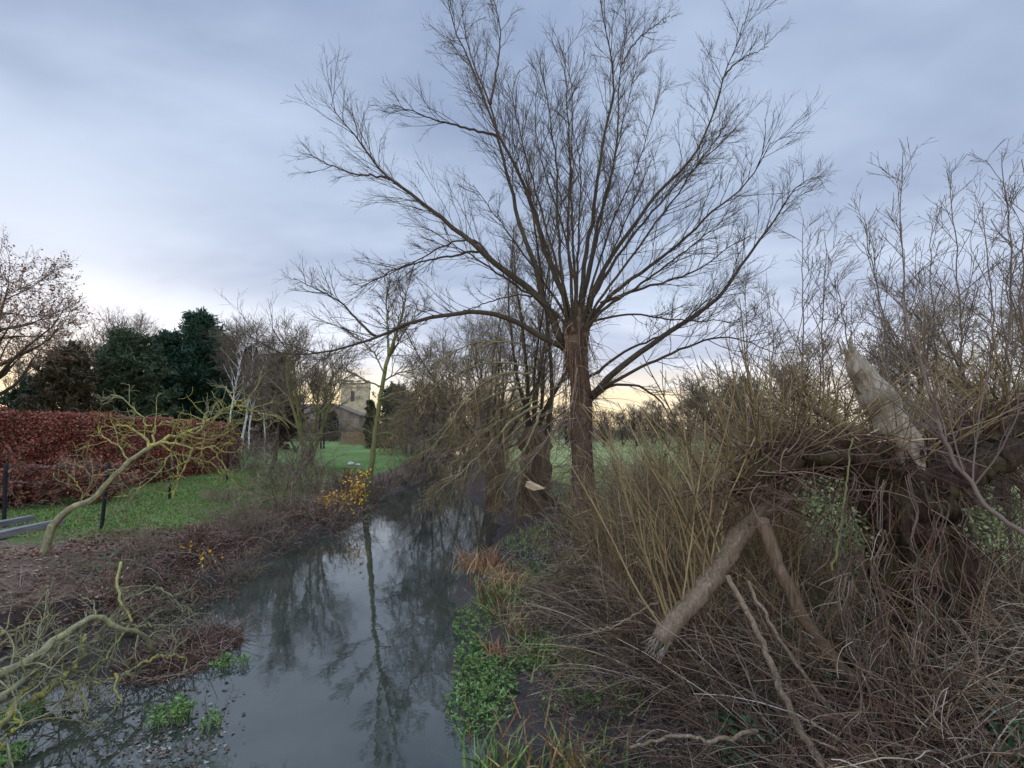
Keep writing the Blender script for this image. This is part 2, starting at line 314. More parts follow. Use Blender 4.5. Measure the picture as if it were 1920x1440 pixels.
# ------------------------------------------------------------------ mesh helpers
def nrm(v): return v / np.maximum(np.linalg.norm(v, axis=-1, keepdims=True), 1e-9)
class MB:
    def __init__(s): s.v = []; s.f4 = []; s.f3 = []; s.n = 0
    def add(s, v, f4=None, f3=None):
        v = np.asarray(v, float).reshape(-1, 3)
        if f4 is not None and len(f4): s.f4.append(np.asarray(f4, np.int64).reshape(-1, 4) + s.n)
        if f3 is not None and len(f3): s.f3.append(np.asarray(f3, np.int64).reshape(-1, 3) + s.n)
        s.v.append(v); s.n += len(v); return s
    def tubes(s, P, Rd, k=3, cap=False):
        """P (N,n,3) centre lines, Rd (N,n) radii"""
        P = np.asarray(P, float); Rd = np.asarray(Rd, float)
        Nn, n = P.shape[:2]
        T = nrm(np.gradient(P, axis=1)); mt = nrm(P[:, -1] - P[:, 0])
        ref = np.where(np.abs(mt[:, 2:3]) > 0.75, np.array([[1., 0.13, 0]]), np.array([[0.1, 0, 1.]]))
        U = nrm(ref[:, None] - (ref[:, None] * T).sum(-1, keepdims=True) * T); V = np.cross(T, U)
        a = np.arange(k) * 2 * math.pi / k
        ring = P[:, :, None] + Rd[:, :, None, None] * (np.cos(a)[None, None, :, None] * U[:, :, None] + np.sin(a)[None, None, :, None] * V[:, :, None])
        b = (np.arange(Nn)[:, None, None] * n + np.arange(n - 1)[None, :, None]) * k; j = np.arange(k)[None, None]; j2 = (np.arange(k) + 1) % k
        f = np.stack([b + j, b + j2, b + k + j2, b + k + j], -1).reshape(-1, 4)
        s.add(ring.reshape(-1, 3), f)
        if cap:
            c = s.n - Nn * n * k
            for i in range(Nn):
                for e in (0, n - 1):
                    o = c + (i * n + e) * k
                    s.v.append(P[i, e][None]); s.n += 1
                    ii = np.arange(k); s.f3.append(np.stack([np.full(k, s.n - 1), o + (ii if e else (ii + 1) % k), o + ((ii + 1) % k if e else ii)], -1))
        return s
    def leaves(s, C, size, up=None, flat=0.0, aspect=0.6):
        """folded rhombic leaves: two triangles sharing a mid-rib, C (N,3)"""
        n = len(C); size = np.broadcast_to(np.asarray(size, float), (n,))[:, None]
        d = rng.normal(size=(n, 3)); d[:, 2] *= (1 - flat)
        if up is not None: d = d + up
        d = nrm(d); q = rng.normal(size=(n, 3)); q[:, 2] *= (1 - flat)
        w = nrm(q - (q * d).sum(-1, keepdims=True) * d); nn = np.cross(d, w)
        A = C - d * size * .5; B = C + d * size * .5; Lf = C + w * size * aspect * .5 + nn * size * .12; Rt = C - w * size * aspect * .5 + nn * size * .12
        v = np.stack([A, Lf, B, Rt], 1).reshape(-1, 3); i = np.arange(n)[:, None] * 4
        return s.add(v, None, np.concatenate([i + [0, 2, 1], i + [0, 3, 2]], 0))
    def blades(s, B, D, L, w, bend=0.3, n=4):
        """grass and reed blades: flat tapering strips bending over"""
        B = np.asarray(B); m = len(B); L = np.broadcast_to(L, (m,)); w = np.broadcast_to(w, (m,))
        D = nrm(D); side = nrm(np.cross(D, rng.normal(size=(m, 3)))); hor = nrm(np.cross(side, D))
        hor = hor * np.where(rng.random((m, 1)) < .5, -1, 1); t = np.linspace(0, 1, n)
        C = B[:, None] + D[:, None] * (L[:, None] * t)[..., None] + (hor * [1, 1, 0.2] + [0, 0, -.35])[:, None] * (L[:, None] * bend * np.asarray(t) ** 2)[..., None]
        ww = (w[:, None] * (1 - t ** 2 * 0.95))[..., None] * side[:, None]
        v = np.stack([C - ww, C + ww], 2).reshape(-1, 3)
        b = (np.arange(m)[:, None] * n + np.arange(n - 1)[None]) * 2
        return s.add(v, np.stack([b, b + 1, b + 3, b + 2], -1).reshape(-1, 4))
    def box(s, c, d, rz=0):
        c = np.array(c); d = np.array(d) / 2
        v = np.array([[x, y, z] for z in (-1, 1) for y in (-1, 1) for x in (-1, 1)]) * d
        ca, sa = math.cos(rz), math.sin(rz); v = np.stack([v[:, 0] * ca - v[:, 1] * sa, v[:, 0] * sa + v[:, 1] * ca, v[:, 2]], -1) + c
        return s.add(v, [[0, 2, 3, 1], [4, 5, 7, 6], [0, 1, 5, 4], [2, 6, 7, 3], [0, 4, 6, 2], [1, 3, 7, 5]])
    def build(s, name, mat, parent=None, origin=None, smooth=True):
        V = np.concatenate(s.v); o = np.zeros(3)
        if parent is not None: o = np.array(WORLD.get(parent.name, (0, 0, 0)))
        elif origin is not None: o = np.array(origin)
        me = bpy.data.meshes.new(name); me.vertices.add(len(V)); me.vertices.foreach_set('co', (V - o).ravel())
        f4 = np.concatenate(s.f4) if s.f4 else np.zeros((0, 4), np.int64); f3 = np.concatenate(s.f3) if s.f3 else np.zeros((0, 3), np.int64)
        li = np.concatenate([f4.ravel(), f3.ravel()]); tot = np.concatenate([np.full(len(f4), 4), np.full(len(f3), 3)])
        st = np.concatenate([[0], np.cumsum(tot)[:-1]])
        me.loops.add(len(li)); me.loops.foreach_set('vertex_index', li.astype(np.int32))
        me.polygons.add(len(tot)); me.polygons.foreach_set('loop_start', st.astype(np.int32))
        me.polygons.foreach_set('use_smooth', np.full(len(tot), smooth))
        me.update(calc_edges=True); me.materials.append(M[mat] if isinstance(mat, str) else mat)
        ob = bpy.data.objects.new(name, me); COL.objects.link(ob)
        if parent is not None: ob.parent = parent
        elif origin is not None: ob.location = o
        WORLD[ob.name] = o if parent is None or True else o
        return ob
WORLD = {}
def thing(name, label, cat, loc=(0, 0, 0), group=None):
    o = bpy.data.objects.new(name, None); COL.objects.link(o); o.location = loc; o.empty_display_size = 0.2
    WORLD[o.name] = np.array(loc, float); tag(o, label, cat, group); return o
def tag(o, label=None, cat=None, group=None, kind=None):
    if label: o['label'] = label
    if cat: o['category'] = cat
    if group: o['group'] = group
    if kind: o['kind'] = kind
    return o
def copy_tree(o, loc=None, rz=None, sc=None, label=None, parent=None):
    c = o.copy(); COL.objects.link(c)
    if parent is not None: c.parent = parent
    if loc is not None: c.location = loc
    if rz is not None: c.rotation_euler = (0, 0, rz)
    if sc is not None: c.scale = sc if hasattr(sc, '__len__') else (sc,) * 3
    if label: c['label'] = label
    for ch in list(o.children): copy_tree(ch, parent=c)
    return c

# ------------------------------------------------------------------ growth
def unit_random(n):
    return nrm(rng.normal(size=(n, 3)))
def grow(B, D, L, n=6, wob=0.12, trop=(0, 0, 0)):
    N_ = len(B); D = nrm(np.asarray(D, float)); P = np.empty((N_, n, 3)); P[:, 0] = B; step = (np.asarray(L) / (n - 1)).reshape(-1, 1) * np.ones((N_, 1))
    for i in range(1, n):
        D = nrm(D + rng.normal(0, wob, (N_, 3)) + np.asarray(trop)); P[:, i] = P[:, i - 1] + D * step
    return P
def sprout(P, Rd, k, t0, t1, ang, L0, L1, n=6, wob=0.12, trop=(0, 0, 0), up=0.0, rr=(0.01, 0.004), even=False, bias=None):
    """k children on every parent; length runs from L0 low on the parent to L1 at its tip"""
    N_, m = P.shape[:2]
    t = (rng.uniform(t0, t1, (N_, k)) if not even else t0 + (t1 - t0) * (np.arange(k)[None] + rng.uniform(-.4, .4, (N_, k)) + .5) / k)
    t = np.clip(t, 0, .999); x = t * (m - 1); i = x.astype(int); fr = (x - i)[..., None]; I = np.arange(N_)[:, None]
    B = P[I, i] * (1 - fr) + P[I, i + 1] * fr; T = nrm(P[I, i + 1] - P[I, i])
    q = rng.normal(size=(N_, k, 3)); q = nrm(q - (q * T).sum(-1, keepdims=True) * T)
    a = R(ang) * rng.uniform(.65, 1.3, (N_, k, 1)); D = np.cos(a) * T + np.sin(a) * q; D[..., 2] += up
    if bias is not None: D = D + np.asarray(bias)
    Ln = (L0 + (L1 - L0) * (t - t0) / max(t1 - t0, 1e-6)) * rng.uniform(.55, 1.3, (N_, k))
    pr = Rd[I, i]; C = grow(B.reshape(-1, 3), D.reshape(-1, 3), Ln.ravel(), n, wob, trop)
    r0 = np.minimum(rr[0], pr.ravel() * .75)[:, None]; r1 = np.minimum(rr[1], r0)
    return C, r0 + (r1 - r0) * np.linspace(0, 1, n)[None] ** .8
def catmull(pts, n):
    pts = np.asarray(pts, float); p = np.vstack([2 * pts[0] - pts[1], pts, 2 * pts[-1] - pts[-2]])
    seg = np.linalg.norm(np.diff(pts, axis=0), axis=1); cum = np.concatenate([[0], np.cumsum(seg)]); u = np.linspace(0, cum[-1], n)
    out = np.empty((n, pts.shape[1]))
    for j, s in enumerate(u):
        i = min(np.searchsorted(cum, s, 'right') - 1, len(seg) - 1); t = (s - cum[i]) / max(seg[i], 1e-9); a, b, c, d = p[i:i + 4]
        out[j] = .5 * (2 * b + (c - a) * t + (2 * a - 5 * b + 4 * c - d) * t * t + (3 * b - a - 3 * c + d) * t ** 3)
    return out
def traced(px, Y0, Y1, n=14, jit=0.0):
    """a line seen in the photograph, running in depth from Y0 to Y1"""
    p = catmull(px, n); Y = Y0 + (Y1 - Y0) * np.linspace(0, 1, n); P = at(p[:, 0], p[:, 1], Y)
    return P + rng.normal(0, jit, P.shape) if jit else P
def trunk_tube(mb, P, rad, k=22, ridge=0.10, fr=3, seed=0, cap=True, fine=0):
    """a trunk with long bark ridges and swellings"""
    g = np.random.default_rng(seed); P = np.asarray(P, float); n = len(P); T = nrm(np.gradient(P, axis=0)); ref = np.array([0.98, 0.2, 0.02]) if abs(T[:, 2].mean()) > .6 else np.array([.1, .2, 1.])
    U = nrm(ref - (T @ ref)[:, None] * T); V = np.cross(T, U); a = np.arange(k) * 2 * math.pi / k; s = np.linspace(0, 1, n)
    d = np.zeros((n, k))
    for h, amp in ((2, .5), (3, .6), (5, .8), (7, .7), (11, .6)):
        d += amp * np.sin(h * a[None] + g.uniform(0, 6.28) + g.normal(0, 2.5) * s[:, None] + .6 * np.sin(s[:, None] * g.uniform(4, 9) * fr + g.uniform(0, 6)))
    d = d / 1.6 + g.normal(0, .45, (n, k)) * (.4 if fine else 1)
    if fine:      # deep bark fissures that wander and break along the trunk
        ph = np.cumsum(g.normal(0, .3, n))[:, None]; w = g.uniform(0, 6.28, 4)
        f1 = np.abs(np.sin(8.5 * a[None] + .5 * ph + .8 * np.sin(3 * a[None] + 9 * s[:, None] + w[0]))); f2 = np.abs(np.sin(13 * a[None] - .4 * ph + .9 * np.sin(2 * a[None] - 14 * s[:, None] + w[1])))
        d += fine / ridge * (f1 + f2 - 1.3) * (.6 + .5 * np.sin(5 * a[None] + 17 * s[:, None] + w[2]))
    rr = np.asarray(rad)[:, None] * (1 + ridge * d)
    ring = P[:, None] + rr[..., None] * (np.cos(a)[None, :, None] * U[:, None] + np.sin(a)[None, :, None] * V[:, None])
    b = np.arange(n - 1)[:, None] * k; j = np.arange(k)[None]; j2 = (j + 1) % k
    v = ring.reshape(-1, 3); f = np.stack([b + j, b + j2, b + k + j2, b + k + j], -1).reshape(-1, 4)
    f3 = None
    if cap:
        v = np.vstack([v, P[:1], P[-1:]]); jj = np.arange(k); o = (n - 1) * k
        f3 = np.vstack([np.stack([np.full(k, n * k), (jj + 1) % k, jj], -1), np.stack([np.full(k, n * k + 1), o + jj, o + (jj + 1) % k], -1)])
    return mb.add(v, f, f3)
def taper(r0, r1, n, p=1.0): return r0 + (r1 - r0) * np.linspace(0, 1, n) ** p

# ================================================================== SETTING
def build_ground():
    xs = np.concatenate([-np.geomspace(500, 18.5, 34), np.arange(-18, 12, .13), np.geomspace(12.4, 500, 34)])
    ys = np.concatenate([np.arange(-8, 2.5, .7), np.arange(2.6, 28, .15), np.geomspace(28.3, 900, 60)])
    X, Y = np.meshgrid(xs, ys); Z = ground_z(X, Y); nx, ny = len(xs), len(ys)
    b = np.arange(ny - 1)[:, None] * nx + np.arange(nx - 1)[None]
    mb = MB().add(np.stack([X, Y, Z], -1), np.stack([b, b + 1, b + nx + 1, b + nx], -1))
    o = mb.build('ground', 'ground'); tag(o, kind='structure')
    xl, xr = edges(Y); dl = xl - X; dr = X - xr
    lawn = sm((dl - 2.1 + .95 * sm((Y - 9.5) / 3.5)) / .8) * sm((Y - 8.6) / 1.6); lawn = lawn * (1 - sm((dl - 8.5) / .8) * (1 - sm((Y - 30) / 5)))
    lawn = np.maximum(lawn, sm((Y - 26) / 4) * sm((dl - 1.2) / 1))
    field = sm((dr - 2.2) / 1.6) * sm((Y - 8.5) / 2.0)
    field = np.maximum(field, sm((dr - 6.5) / 1.5) * sm((Y - 5.5) / 2))
    path = sm((dl - 3.4) / .8) * (1 - sm((Y - 10.4) / .8))
    mud = np.maximum((1 - sm(dl / .7)) * (dl > -50) * (dl > -.5), 0) * .9
    mud = np.where((dl < 0) & (dr < 0), 1, mud); mud = np.maximum(mud, np.where(dr > 0, (1 - sm((dr - 1.2) / 1.4)) * (1 - .6 * sm((Y - 9.5) / 3)), 0))
    dry = sm((dl - .5) / .5)
    for n, a in (('lawn', lawn), ('dry', dry), ('field', field), ('path', path), ('mud', mud)):
        at_ = o.data.attributes.new(n, 'FLOAT', 'POINT'); at_.data.foreach_set('value', a.ravel().astype(np.float32))
build_ground()
wb = MB().add([[-30, -8, 0], [12, -8, 0], [12, 120, 0], [-30, 120, 0]], [[0, 1, 2, 3]])
tag(wb.build('water', 'water'), kind='structure')

def gz(x, y): return float(ground_z(x, y))
def foot(px, Y):
    """ground point in the photo column px at distance Y"""
    X = (px - 960) / F * Y * 1.0; return np.array([X, Y, gz(X, Y)])

# ================================================================== MAIN POLLARD WILLOW
def crown_on(P, Rd, dens, l2, ang=38, up=.12, rr=(.017, .007), k3=7, k4=3, t0=.22, trop=(0, 0, .03), scale=1.0, thick=1.0, wob=.13):
    L = np.linalg.norm(np.diff(P, axis=0), axis=1).sum(); k2 = max(4, int(L * dens)); mb = MB()
    A, ra = sprout(P[None], Rd[None], k2, t0, 1, ang, l2, l2 * .55, 8, wob, trop, up, (rr[0] * thick, rr[1] * thick), True)
    mb.tubes(A, ra, 4)
    B, rb = sprout(A, ra, k3, .15, 1, 34 if wob > .1 else 27, l2 * .42, l2 * .26, 6, wob, trop, up * .6, (.0075 * thick, .0045 * thick)); mb.tubes(B, rb, 3)
    if k4:
        C, rc = sprout(B, rb, k4, .2, 1, 34, l2 * .2, l2 * .12, 4, .12, trop, 0, (.0048 * thick, .0034 * thick)); mb.tubes(C, rc, 3)
    return mb
WY = 12.0
def z2(l): return [(560 + x * .5208, y * .5208) for x, y in l]
wbase = at(1098, 955, WY); wbase[2] = gz(wbase[0], wbase[1])
willow = thing('pollard_willow', 'tall bare pollard willow with fanned limbs, standing on the river bank between water and field', 'tree', wbase)
tp = traced([(1098, 985), (1097, 940), (1093, 880), (1090, 800), (1089, 730), (1082, 680), (1078, 640), (1080, 600), (1083, 565)], WY, WY, 46, .008)
tr = np.interp(np.linspace(0, 1, 46), [0, .08, .3, .5, .68, .8, .9, 1], [.42, .31, .25, .255, .225, .28, .30, .10])
trunk_tube(MB(), tp, tr, 64, .10, 3, 5, fine=.09).build('trunk', 'willow_bark', willow)
# limbs: pixel path, base radius, depth at tip, twig length
limbs = [
 (z2([(960, 1250), (880, 1215), (800, 1165), (700, 1130), (600, 1125), (500, 1140), (380, 1170), (280, 1215), (200, 1240), (60, 1275), (-60, 1270), (-150, 1225)]), .105, -1.6, 1.6),
 (z2([(280, 1215), (220, 1160), (140, 1080), (60, 1040), (-20, 1000)]), .05, .6, 1.2),
 (z2([(955, 1240), (925, 1180), (900, 1120), (870, 1075), (820, 1030), (700, 940), (560, 820), (480, 760), (380, 680), (300, 620), (240, 540), (170, 450), (110, 370)]), .145, -1.0, 1.7),
 (z2([(330, 645), (270, 632), (200, 625), (100, 590), (40, 555)]), .04, .2, 1.1),
 (z2([(880, 1090), (855, 970), (800, 820), (770, 700), (740, 580), (715, 480), (690, 380), (640, 260), (600, 130), (590, 20)]), .10, 1.5, 1.6),
 (z2([(690, 375), (715, 230), (725, 110), (700, -20)]), .045, .9, 1.2),
 (z2([(960, 1080), (900, 940), (850, 770), (790, 620), (720, 490), (660, 340), (620, 230), (560, 100), (530, -40)]), .10, -1.5, 1.7),
 (z2([(722, 492), (640, 470), (520, 440), (420, 405), (340, 375)]), .05, -.9, 1.25),
 (z2([(955, 1070), (940, 900), (930, 750), (930, 600), (915, 500), (900, 380), (880, 260)]), .07, -2.0, 1.2),
 (z2([(985, 1060), (970, 850), (975, 650), (985, 450), (985, 330), (960, 220)]), .075, 2.2, 1.2),
 (z2([(1020, 1060), (1035, 900), (1060, 780), (1080, 620), (1110, 450), (1135, 320), (1125, 200), (1100, 80), (1080, -40)]), .10, -1.0, 1.5),
 (z2([(1030, 1060), (1070, 850), (1110, 680), (1140, 560), (1150, 430), (1160, 250), (1180, 100), (1170, -30)]), .08, 1.3, 1.4),
 (z2([(1165, 230), (1205, 160), (1270, 100), (1335, 55)]), .035, 1.0, .9),
 (z2([(1050, 1070), (1110, 950), (1200, 820), (1300, 690), (1400, 590), (1450, 510), (1500, 390), (1530, 280), (1570, 180), (1600, 80)]), .10, -.6, 1.6),
 (z2([(1525, 285), (1560, 240), (1610, 205), (1690, 168)]), .035, -.4, .9),
 (z2([(1060, 1075), (1150, 920), (1260, 780), (1340, 690), (1430, 600), (1520, 520), (1590, 440)]), .08, 1.5, 1.4),
 (z2([(1080, 1110), (1180, 1020), (1290, 940), (1400, 850), (1480, 770), (1570, 700), (1640, 620), (1700, 510)]), .085, -2.0, 1.5),
 (z2([(1085, 1090), (1200, 1050), (1330, 1010), (1450, 965), (1540, 895), (1620, 850)]), .06, .8, 1.3),
 ([(1088, 762), (1108, 745), (1160, 692), (1230, 640), (1290, 600), (1350, 555), (1388, 500), (1430, 440), (1470, 385), (1500, 345), (1535, 330)], .125, -1.0, 1.6),
 ([(1084, 618), (1120, 600), (1185, 590), (1270, 600), (1350, 602), (1385, 603)], .045, -1.4, 1.0),
 ([(1090, 752), (1112, 738), (1200, 690), (1290, 650), (1350, 633), (1400, 640), (1455, 662)], .07, -2.4, 1.2),
 ([(1088, 756), (1115, 745), (1150, 722), (1200, 725), (1240, 755), (1262, 800), (1275, 850)], .06, -1.5, 1.0),
 ([(1086, 716), (1115, 700), (1180, 655), (1260, 620), (1330, 560), (1400, 535)], .06, 1.8, 1.3),
 (z2([(845, 1068), (780, 1065), (690, 1085), (600, 1120), (520, 1150)]), .03, -.4, .9),
 (z2([(660, 905), (600, 910), (480, 935), (350, 970), (210, 1045)]), .045, -1.0, 1.1),
 (z2([(700, 940), (640, 870), (560, 870), (450, 925), (330, 985), (260, 1010)]), .045, 1.6, 1.1),
 (z2([(1000, 1060), (1005, 900), (1010, 760), (1015, 640), (1000, 500)]), .06, -2.6, 1.2),
 (z2([(1000, 1050), (945, 800), (880, 600), (850, 430), (860, 300)]), .06, 3.0, 1.4),
 (z2([(1050, 1050), (1130, 800), (1220, 600), (1270, 430), (1310, 300)]), .06, 3.2, 1.4),
]
g2 = np.random.default_rng(44)
for i in range(9):
    th = R(-58 + 118 * (i + g2.uniform(.1, .9)) / 9); Lp = g2.uniform(330, 540) * (1 - .25 * abs(math.sin(th))); x0 = 1082 + 22 * math.sin(th); c = g2.uniform(-.12, .12)
    limbs.append(([(1082, 660), (x0, 612)] + [(x0 + math.sin(th * (1 - c * f)) * Lp * f, 600 - math.cos(th * (1 - c * f)) * Lp * f) for f in (.15, .35, .6, .8, 1)], g2.uniform(.042, .07), g2.uniform(-3.2, 3.4), 1.2))
def limb_rad(r0, n): return .008 + (r0 * .76 - .008) * (1 - np.linspace(0, 1, n)) ** 1.15
for i, (px, r0, dYt, l2) in enumerate(limbs):
    if 1045 < px[0][0] < 1125 and 540 < px[0][1] < 585: px = [(1081 + (px[0][0] - 1085) * .25, 665), (1082 + (px[0][0] - 1085) * .7, 605)] + list(px)
    n = 26; P = traced(px, WY, WY + dYt, n, .012); rd = limb_rad(r0, n)
    lb = MB(); lb.tubes(P[None], rd[None], 9, True); lo = lb.build('limb', 'limb_bark', willow)
    crown_on(P, rd, 3.9, l2 * 1.0, 38, .13, t0=.33, k3=6, k4=3, thick=.60, wob=.095).build('twig_spray', 'willow_twig', lo)
# epicormic whiskers round the trunk head and hanging along it
mb = MB(); mb2 = MB(); t_ = rng.integers(6, 46, 420); B = tp[t_] + unit_random(420) * [.28, .28, .1]; D = unit_random(420) * [1, 1, .6] + [0, 0, .1]
mb.tubes(grow(B, D, rng.uniform(.4, 1.6, 420), 8, .16, (0, 0, -.12)), np.tile(taper(.008, .004, 8), (420, 1)), 3)
hs = rng.integers(28, 42, 110); B = tp[hs] + nrm(rng.normal(size=(110, 3)) * [1, 1, 0]) * (tr[hs] * 1.02)[:, None]; mb.tubes(grow(B, np.array([[0, 0, -1.]] * 110) + rng.normal(0, .1, (110, 3)), rng.uniform(.5, 2.2, 110), 10, .06, (0, 0, -.05)), np.tile(taper(.009, .004, 10), (110, 1)), 4)
for bi in range(14):      # burrs on the pollard head
    k_ = rng.integers(30, 43); dv = nrm(rng.normal(size=3) * [1, 1, .3]); trunk_tube(mb2, np.linspace(tp[k_], tp[k_] + dv * (tr[k_] + .10) + [0, 0, .06], 7), [.10, .12, .13, .125, .11, .075, .03], 18, .14, 3, bi, fine=.06)
mb2.build('burr', 'willow_bark', willow)
mb.build('epicormic_shoots', 'mauve_twig', willow)

# ================================================================== BARE TREE TEMPLATES
def bare_tree(name, label, cat, loc, H, trunk_r, spread=.5, k=(16, 9, 7, 4), ang=(48, 42, 38), t0=.28, thick=1.0, mat='far_twig', bark='limb_bark', lean=(0, 0), up=.25, group=None, multi=1, leaf=None, l1=.5, droop=.03):
    loc = np.array(loc, float); root = thing(name, label, cat, loc, group); tb = MB(); cb = MB(); P1 = []; R1 = []
    for s in range(multi):
        d = np.array([lean[0], lean[1], 1.]) + (rng.normal(0, .22, 3) * [1, 1, 0] if multi > 1 else 0)
        b0 = loc + (rng.normal(0, .25, 3) * [1, 1, 0] if multi > 1 else 0) - [0, 0, .1]
        P = grow(b0[None], d[None], [H * (.92 if multi == 1 else rng.uniform(.65, .95))], 14, .05, (0, 0, .03)); rd = np.maximum(taper(trunk_r * (1 if multi == 1 else .6), .012 * thick, 14, .8), .012 * thick)
        trunk_tube(tb, P[0], rd, 10, .06, 3, s + int(H * 10)); P1.append(P); R1.append(rd[None])
    P = np.concatenate(P1); rd = np.concatenate(R1)
    A, ra = sprout(P, rd, max(4, k[0] // (1 if multi == 1 else 2)), t0, 1, ang[0], H * l1, H * .14, 9, .10, (0, 0, droop), up, (trunk_r * .4, .010 * thick), True)
    tb.tubes(A, ra, 5); tb.build('trunk', bark, root)
    B, rb = sprout(A, ra, k[1], .2, 1, ang[1], H * .2 * spread * 2, H * .1, 7, .13, (0, 0, droop), up * .5, (.02 * thick, .008 * thick)); cb.tubes(B, rb, 3)
    C, rc = sprout(B, rb, k[2], .15, 1, ang[2], H * .09, H * .055, 5, .14, (0, 0, droop), .05, (.010 * thick, .006 * thick)); cb.tubes(C, rc, 3)
    D = C
    if k[3]:
        D, rd4 = sprout(C, rc, k[3], .2, 1, 38, H * .04, H * .03, 4, .12, (0, 0, 0), .03, (.007 * thick, .005 * thick)); cb.tubes(D, rd4, 3)
    cr = cb.build('crown', mat, root)
    if leaf:
        q = D.reshape(-1, 3); q = q[rng.random(len(q)) < leaf[2]]; MB().leaves(q + rng.normal(0, .06, q.shape), leaf[1] * rng.uniform(.6, 1.3, len(q))).build('foliage', leaf[0], root)
    return root
def shrub(name, label, cat, loc, H, W_, ns=22, k=(9, 6), thick=1.0, mat='mauve_twig', droop=0.0, group=None, leaf=None, tilt=(0, 0), wob=.12, rbase=.02, split=False, ups=.6):
    loc = np.array(loc, float); root = thing(name, label, cat, loc, group)
    B = loc + rng.normal(0, 1, (ns, 3)) * [W_ * .16, W_ * .16, 0]; B[:, 2] = ground_z(B[:, 0], B[:, 1]) - .05
    D = nrm(rng.normal(0, 1, (ns, 3)) * [W_ / H, W_ / H, .15] * np.array([.55, .55, 1]) + [tilt[0], tilt[1], ups + .4])
    P = grow(B, D, H * rng.uniform(.55, 1.1, ns), 10, wob * .6, (0, 0, droop)); rd = np.tile(taper(rbase * thick, .005 * thick, 10), (ns, 1)) * rng.uniform(.6, 1.2, (ns, 1))
    A, ra = sprout(P, rd, k[0], .15, 1, 36, H * .38, H * .2, 7, wob, (0, 0, droop), .1, (.008 * thick, .005 * thick), True)
    C, rc = sprout(A, ra, k[1], .1, 1, 38, H * .17, H * .1, 5, wob, (0, 0, droop), .03, (.0055 * thick, .004 * thick))
    if split:
        for i in range(ns):
            st = MB().tubes(P[i:i + 1], rd[i:i + 1], 6).build('stem', mat, root)
            k0, k1 = k; s = slice(i * k0, (i + 1) * k0); c = slice(i * k0 * k1, (i + 1) * k0 * k1)
            MB().tubes(A[s], ra[s], 3).tubes(C[c], rc[c], 3).build('twig_spray', mat, st)
    else:
        MB().tubes(P, rd, 5).build('stem_clump', mat, root); MB().tubes(A, ra, 3).tubes(C, rc, 3).build('crown', mat, root)
    if leaf:
        q = np.concatenate([C.reshape(-1, 3), A.reshape(-1, 3)]); q = q[rng.random(len(q)) < leaf[2]]
        MB().leaves(q + rng.normal(0, .03, q.shape), leaf[1] * rng.uniform(.6, 1.3, len(q))).build('foliage', leaf[0], root)
    return root

# second and third pollards behind, with drooping brush over the water
def second_willow(px, Y, topy, label, nst, r, seed):
    b = foot(px, Y); root = thing('pollard_willow', label, 'tree', b); H = (805 - topy) / F * Y + CAMZ - b[2]
    P = grow((b - [0, 0, .2])[None], np.array([[0, 0, 1.]]), [2.9], 22, .03)[0]; rr = np.interp(np.linspace(0, 1, 22), [0, .15, .6, .85, 1], [r * 1.4, r * 1.1, r, r * 1.2, r * .6])
    trunk_tube(MB(), P, rr, 26, .12, 3, seed).build('trunk', 'willow_bark', root)
    ns = nst; B = P[rng.integers(15, 21, ns)] + rng.normal(0, r * .4, (ns, 3)); D = rng.normal(0, .33, (ns, 3)) + [0, 0, 1]
    L = grow(B, D, (H - 2.2) * rng.uniform(.6, 1.05, ns), 14, .06, (0, 0, .02)); rl = np.tile(taper(.085, .012, 14, .8), (ns, 1)) * rng.uniform(.6, 1.1, (ns, 1))
    for i in range(ns):
        lo = MB().tubes(L[i:i + 1], rl[i:i + 1], 7).build('limb', 'limb_bark', root)
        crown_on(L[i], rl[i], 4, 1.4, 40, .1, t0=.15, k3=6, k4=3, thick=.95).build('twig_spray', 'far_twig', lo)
    return root, P
w2, P2 = second_willow(1003, 15.5, 330, 'bare multi-stemmed willow just behind and left of the tall fanned willow', 9, .42, 11)
w3, P3 = second_willow(930, 19.5, 470, 'smaller bushy willow leaning over the far river bend behind two larger willows', 8, .34, 12)
# drooping branches of the second willow: they hang left toward the water
droops = [([(1010, 760), (960, 790), (910, 840), (880, 870), (850, 900), (815, 925)], 14.8, 13.2, .045), ([(1000, 720), (930, 740), (860, 780), (800, 830), (760, 870)], 15.3, 16.0, .04),
          ([(1005, 740), (950, 760), (900, 810), (850, 850), (830, 900)], 15.3, 15.0, .035), ([(1000, 690), (920, 680), (840, 710), (770, 770), (740, 820)], 15.4, 17.5, .04),
          ([(1015, 770), (990, 830), (960, 880), (930, 930)], 14.6, 12.8, .035), ([(1000, 700), (940, 700), (880, 740), (840, 800), (800, 860)], 15.0, 14.0, .035),
          ([(1010, 790), (980, 850), (975, 900), (965, 945)], 14.9, 13.5, .03), ([(1000, 650), (940, 640), (870, 650), (800, 690), (750, 740)], 15.4, 16.5, .035),
          ([(995, 720), (930, 720), (880, 770), (835, 840), (800, 900)], 15.5, 17, .03), ([(1008, 750), (940, 790), (890, 830), (860, 880), (845, 930)], 15.0, 14.2, .03)]
for px, a, b, r in droops:
    P = traced(px, a, b, 18, .02); rd = taper(r, .008, 18)
    lo = MB().tubes(P[None], rd[None], 6).build('limb', 'lichen_grey', w2)
    crown_on(P, rd, 6, 1.25, 42, -.18, k3=6, k4=3, t0=.1, trop=(-.01, 0, -.07), thick=.85).build('twig_spray', random.choice(['olive_twig', 'far_twig', 'olive_twig', 'mauve_twig']), lo)
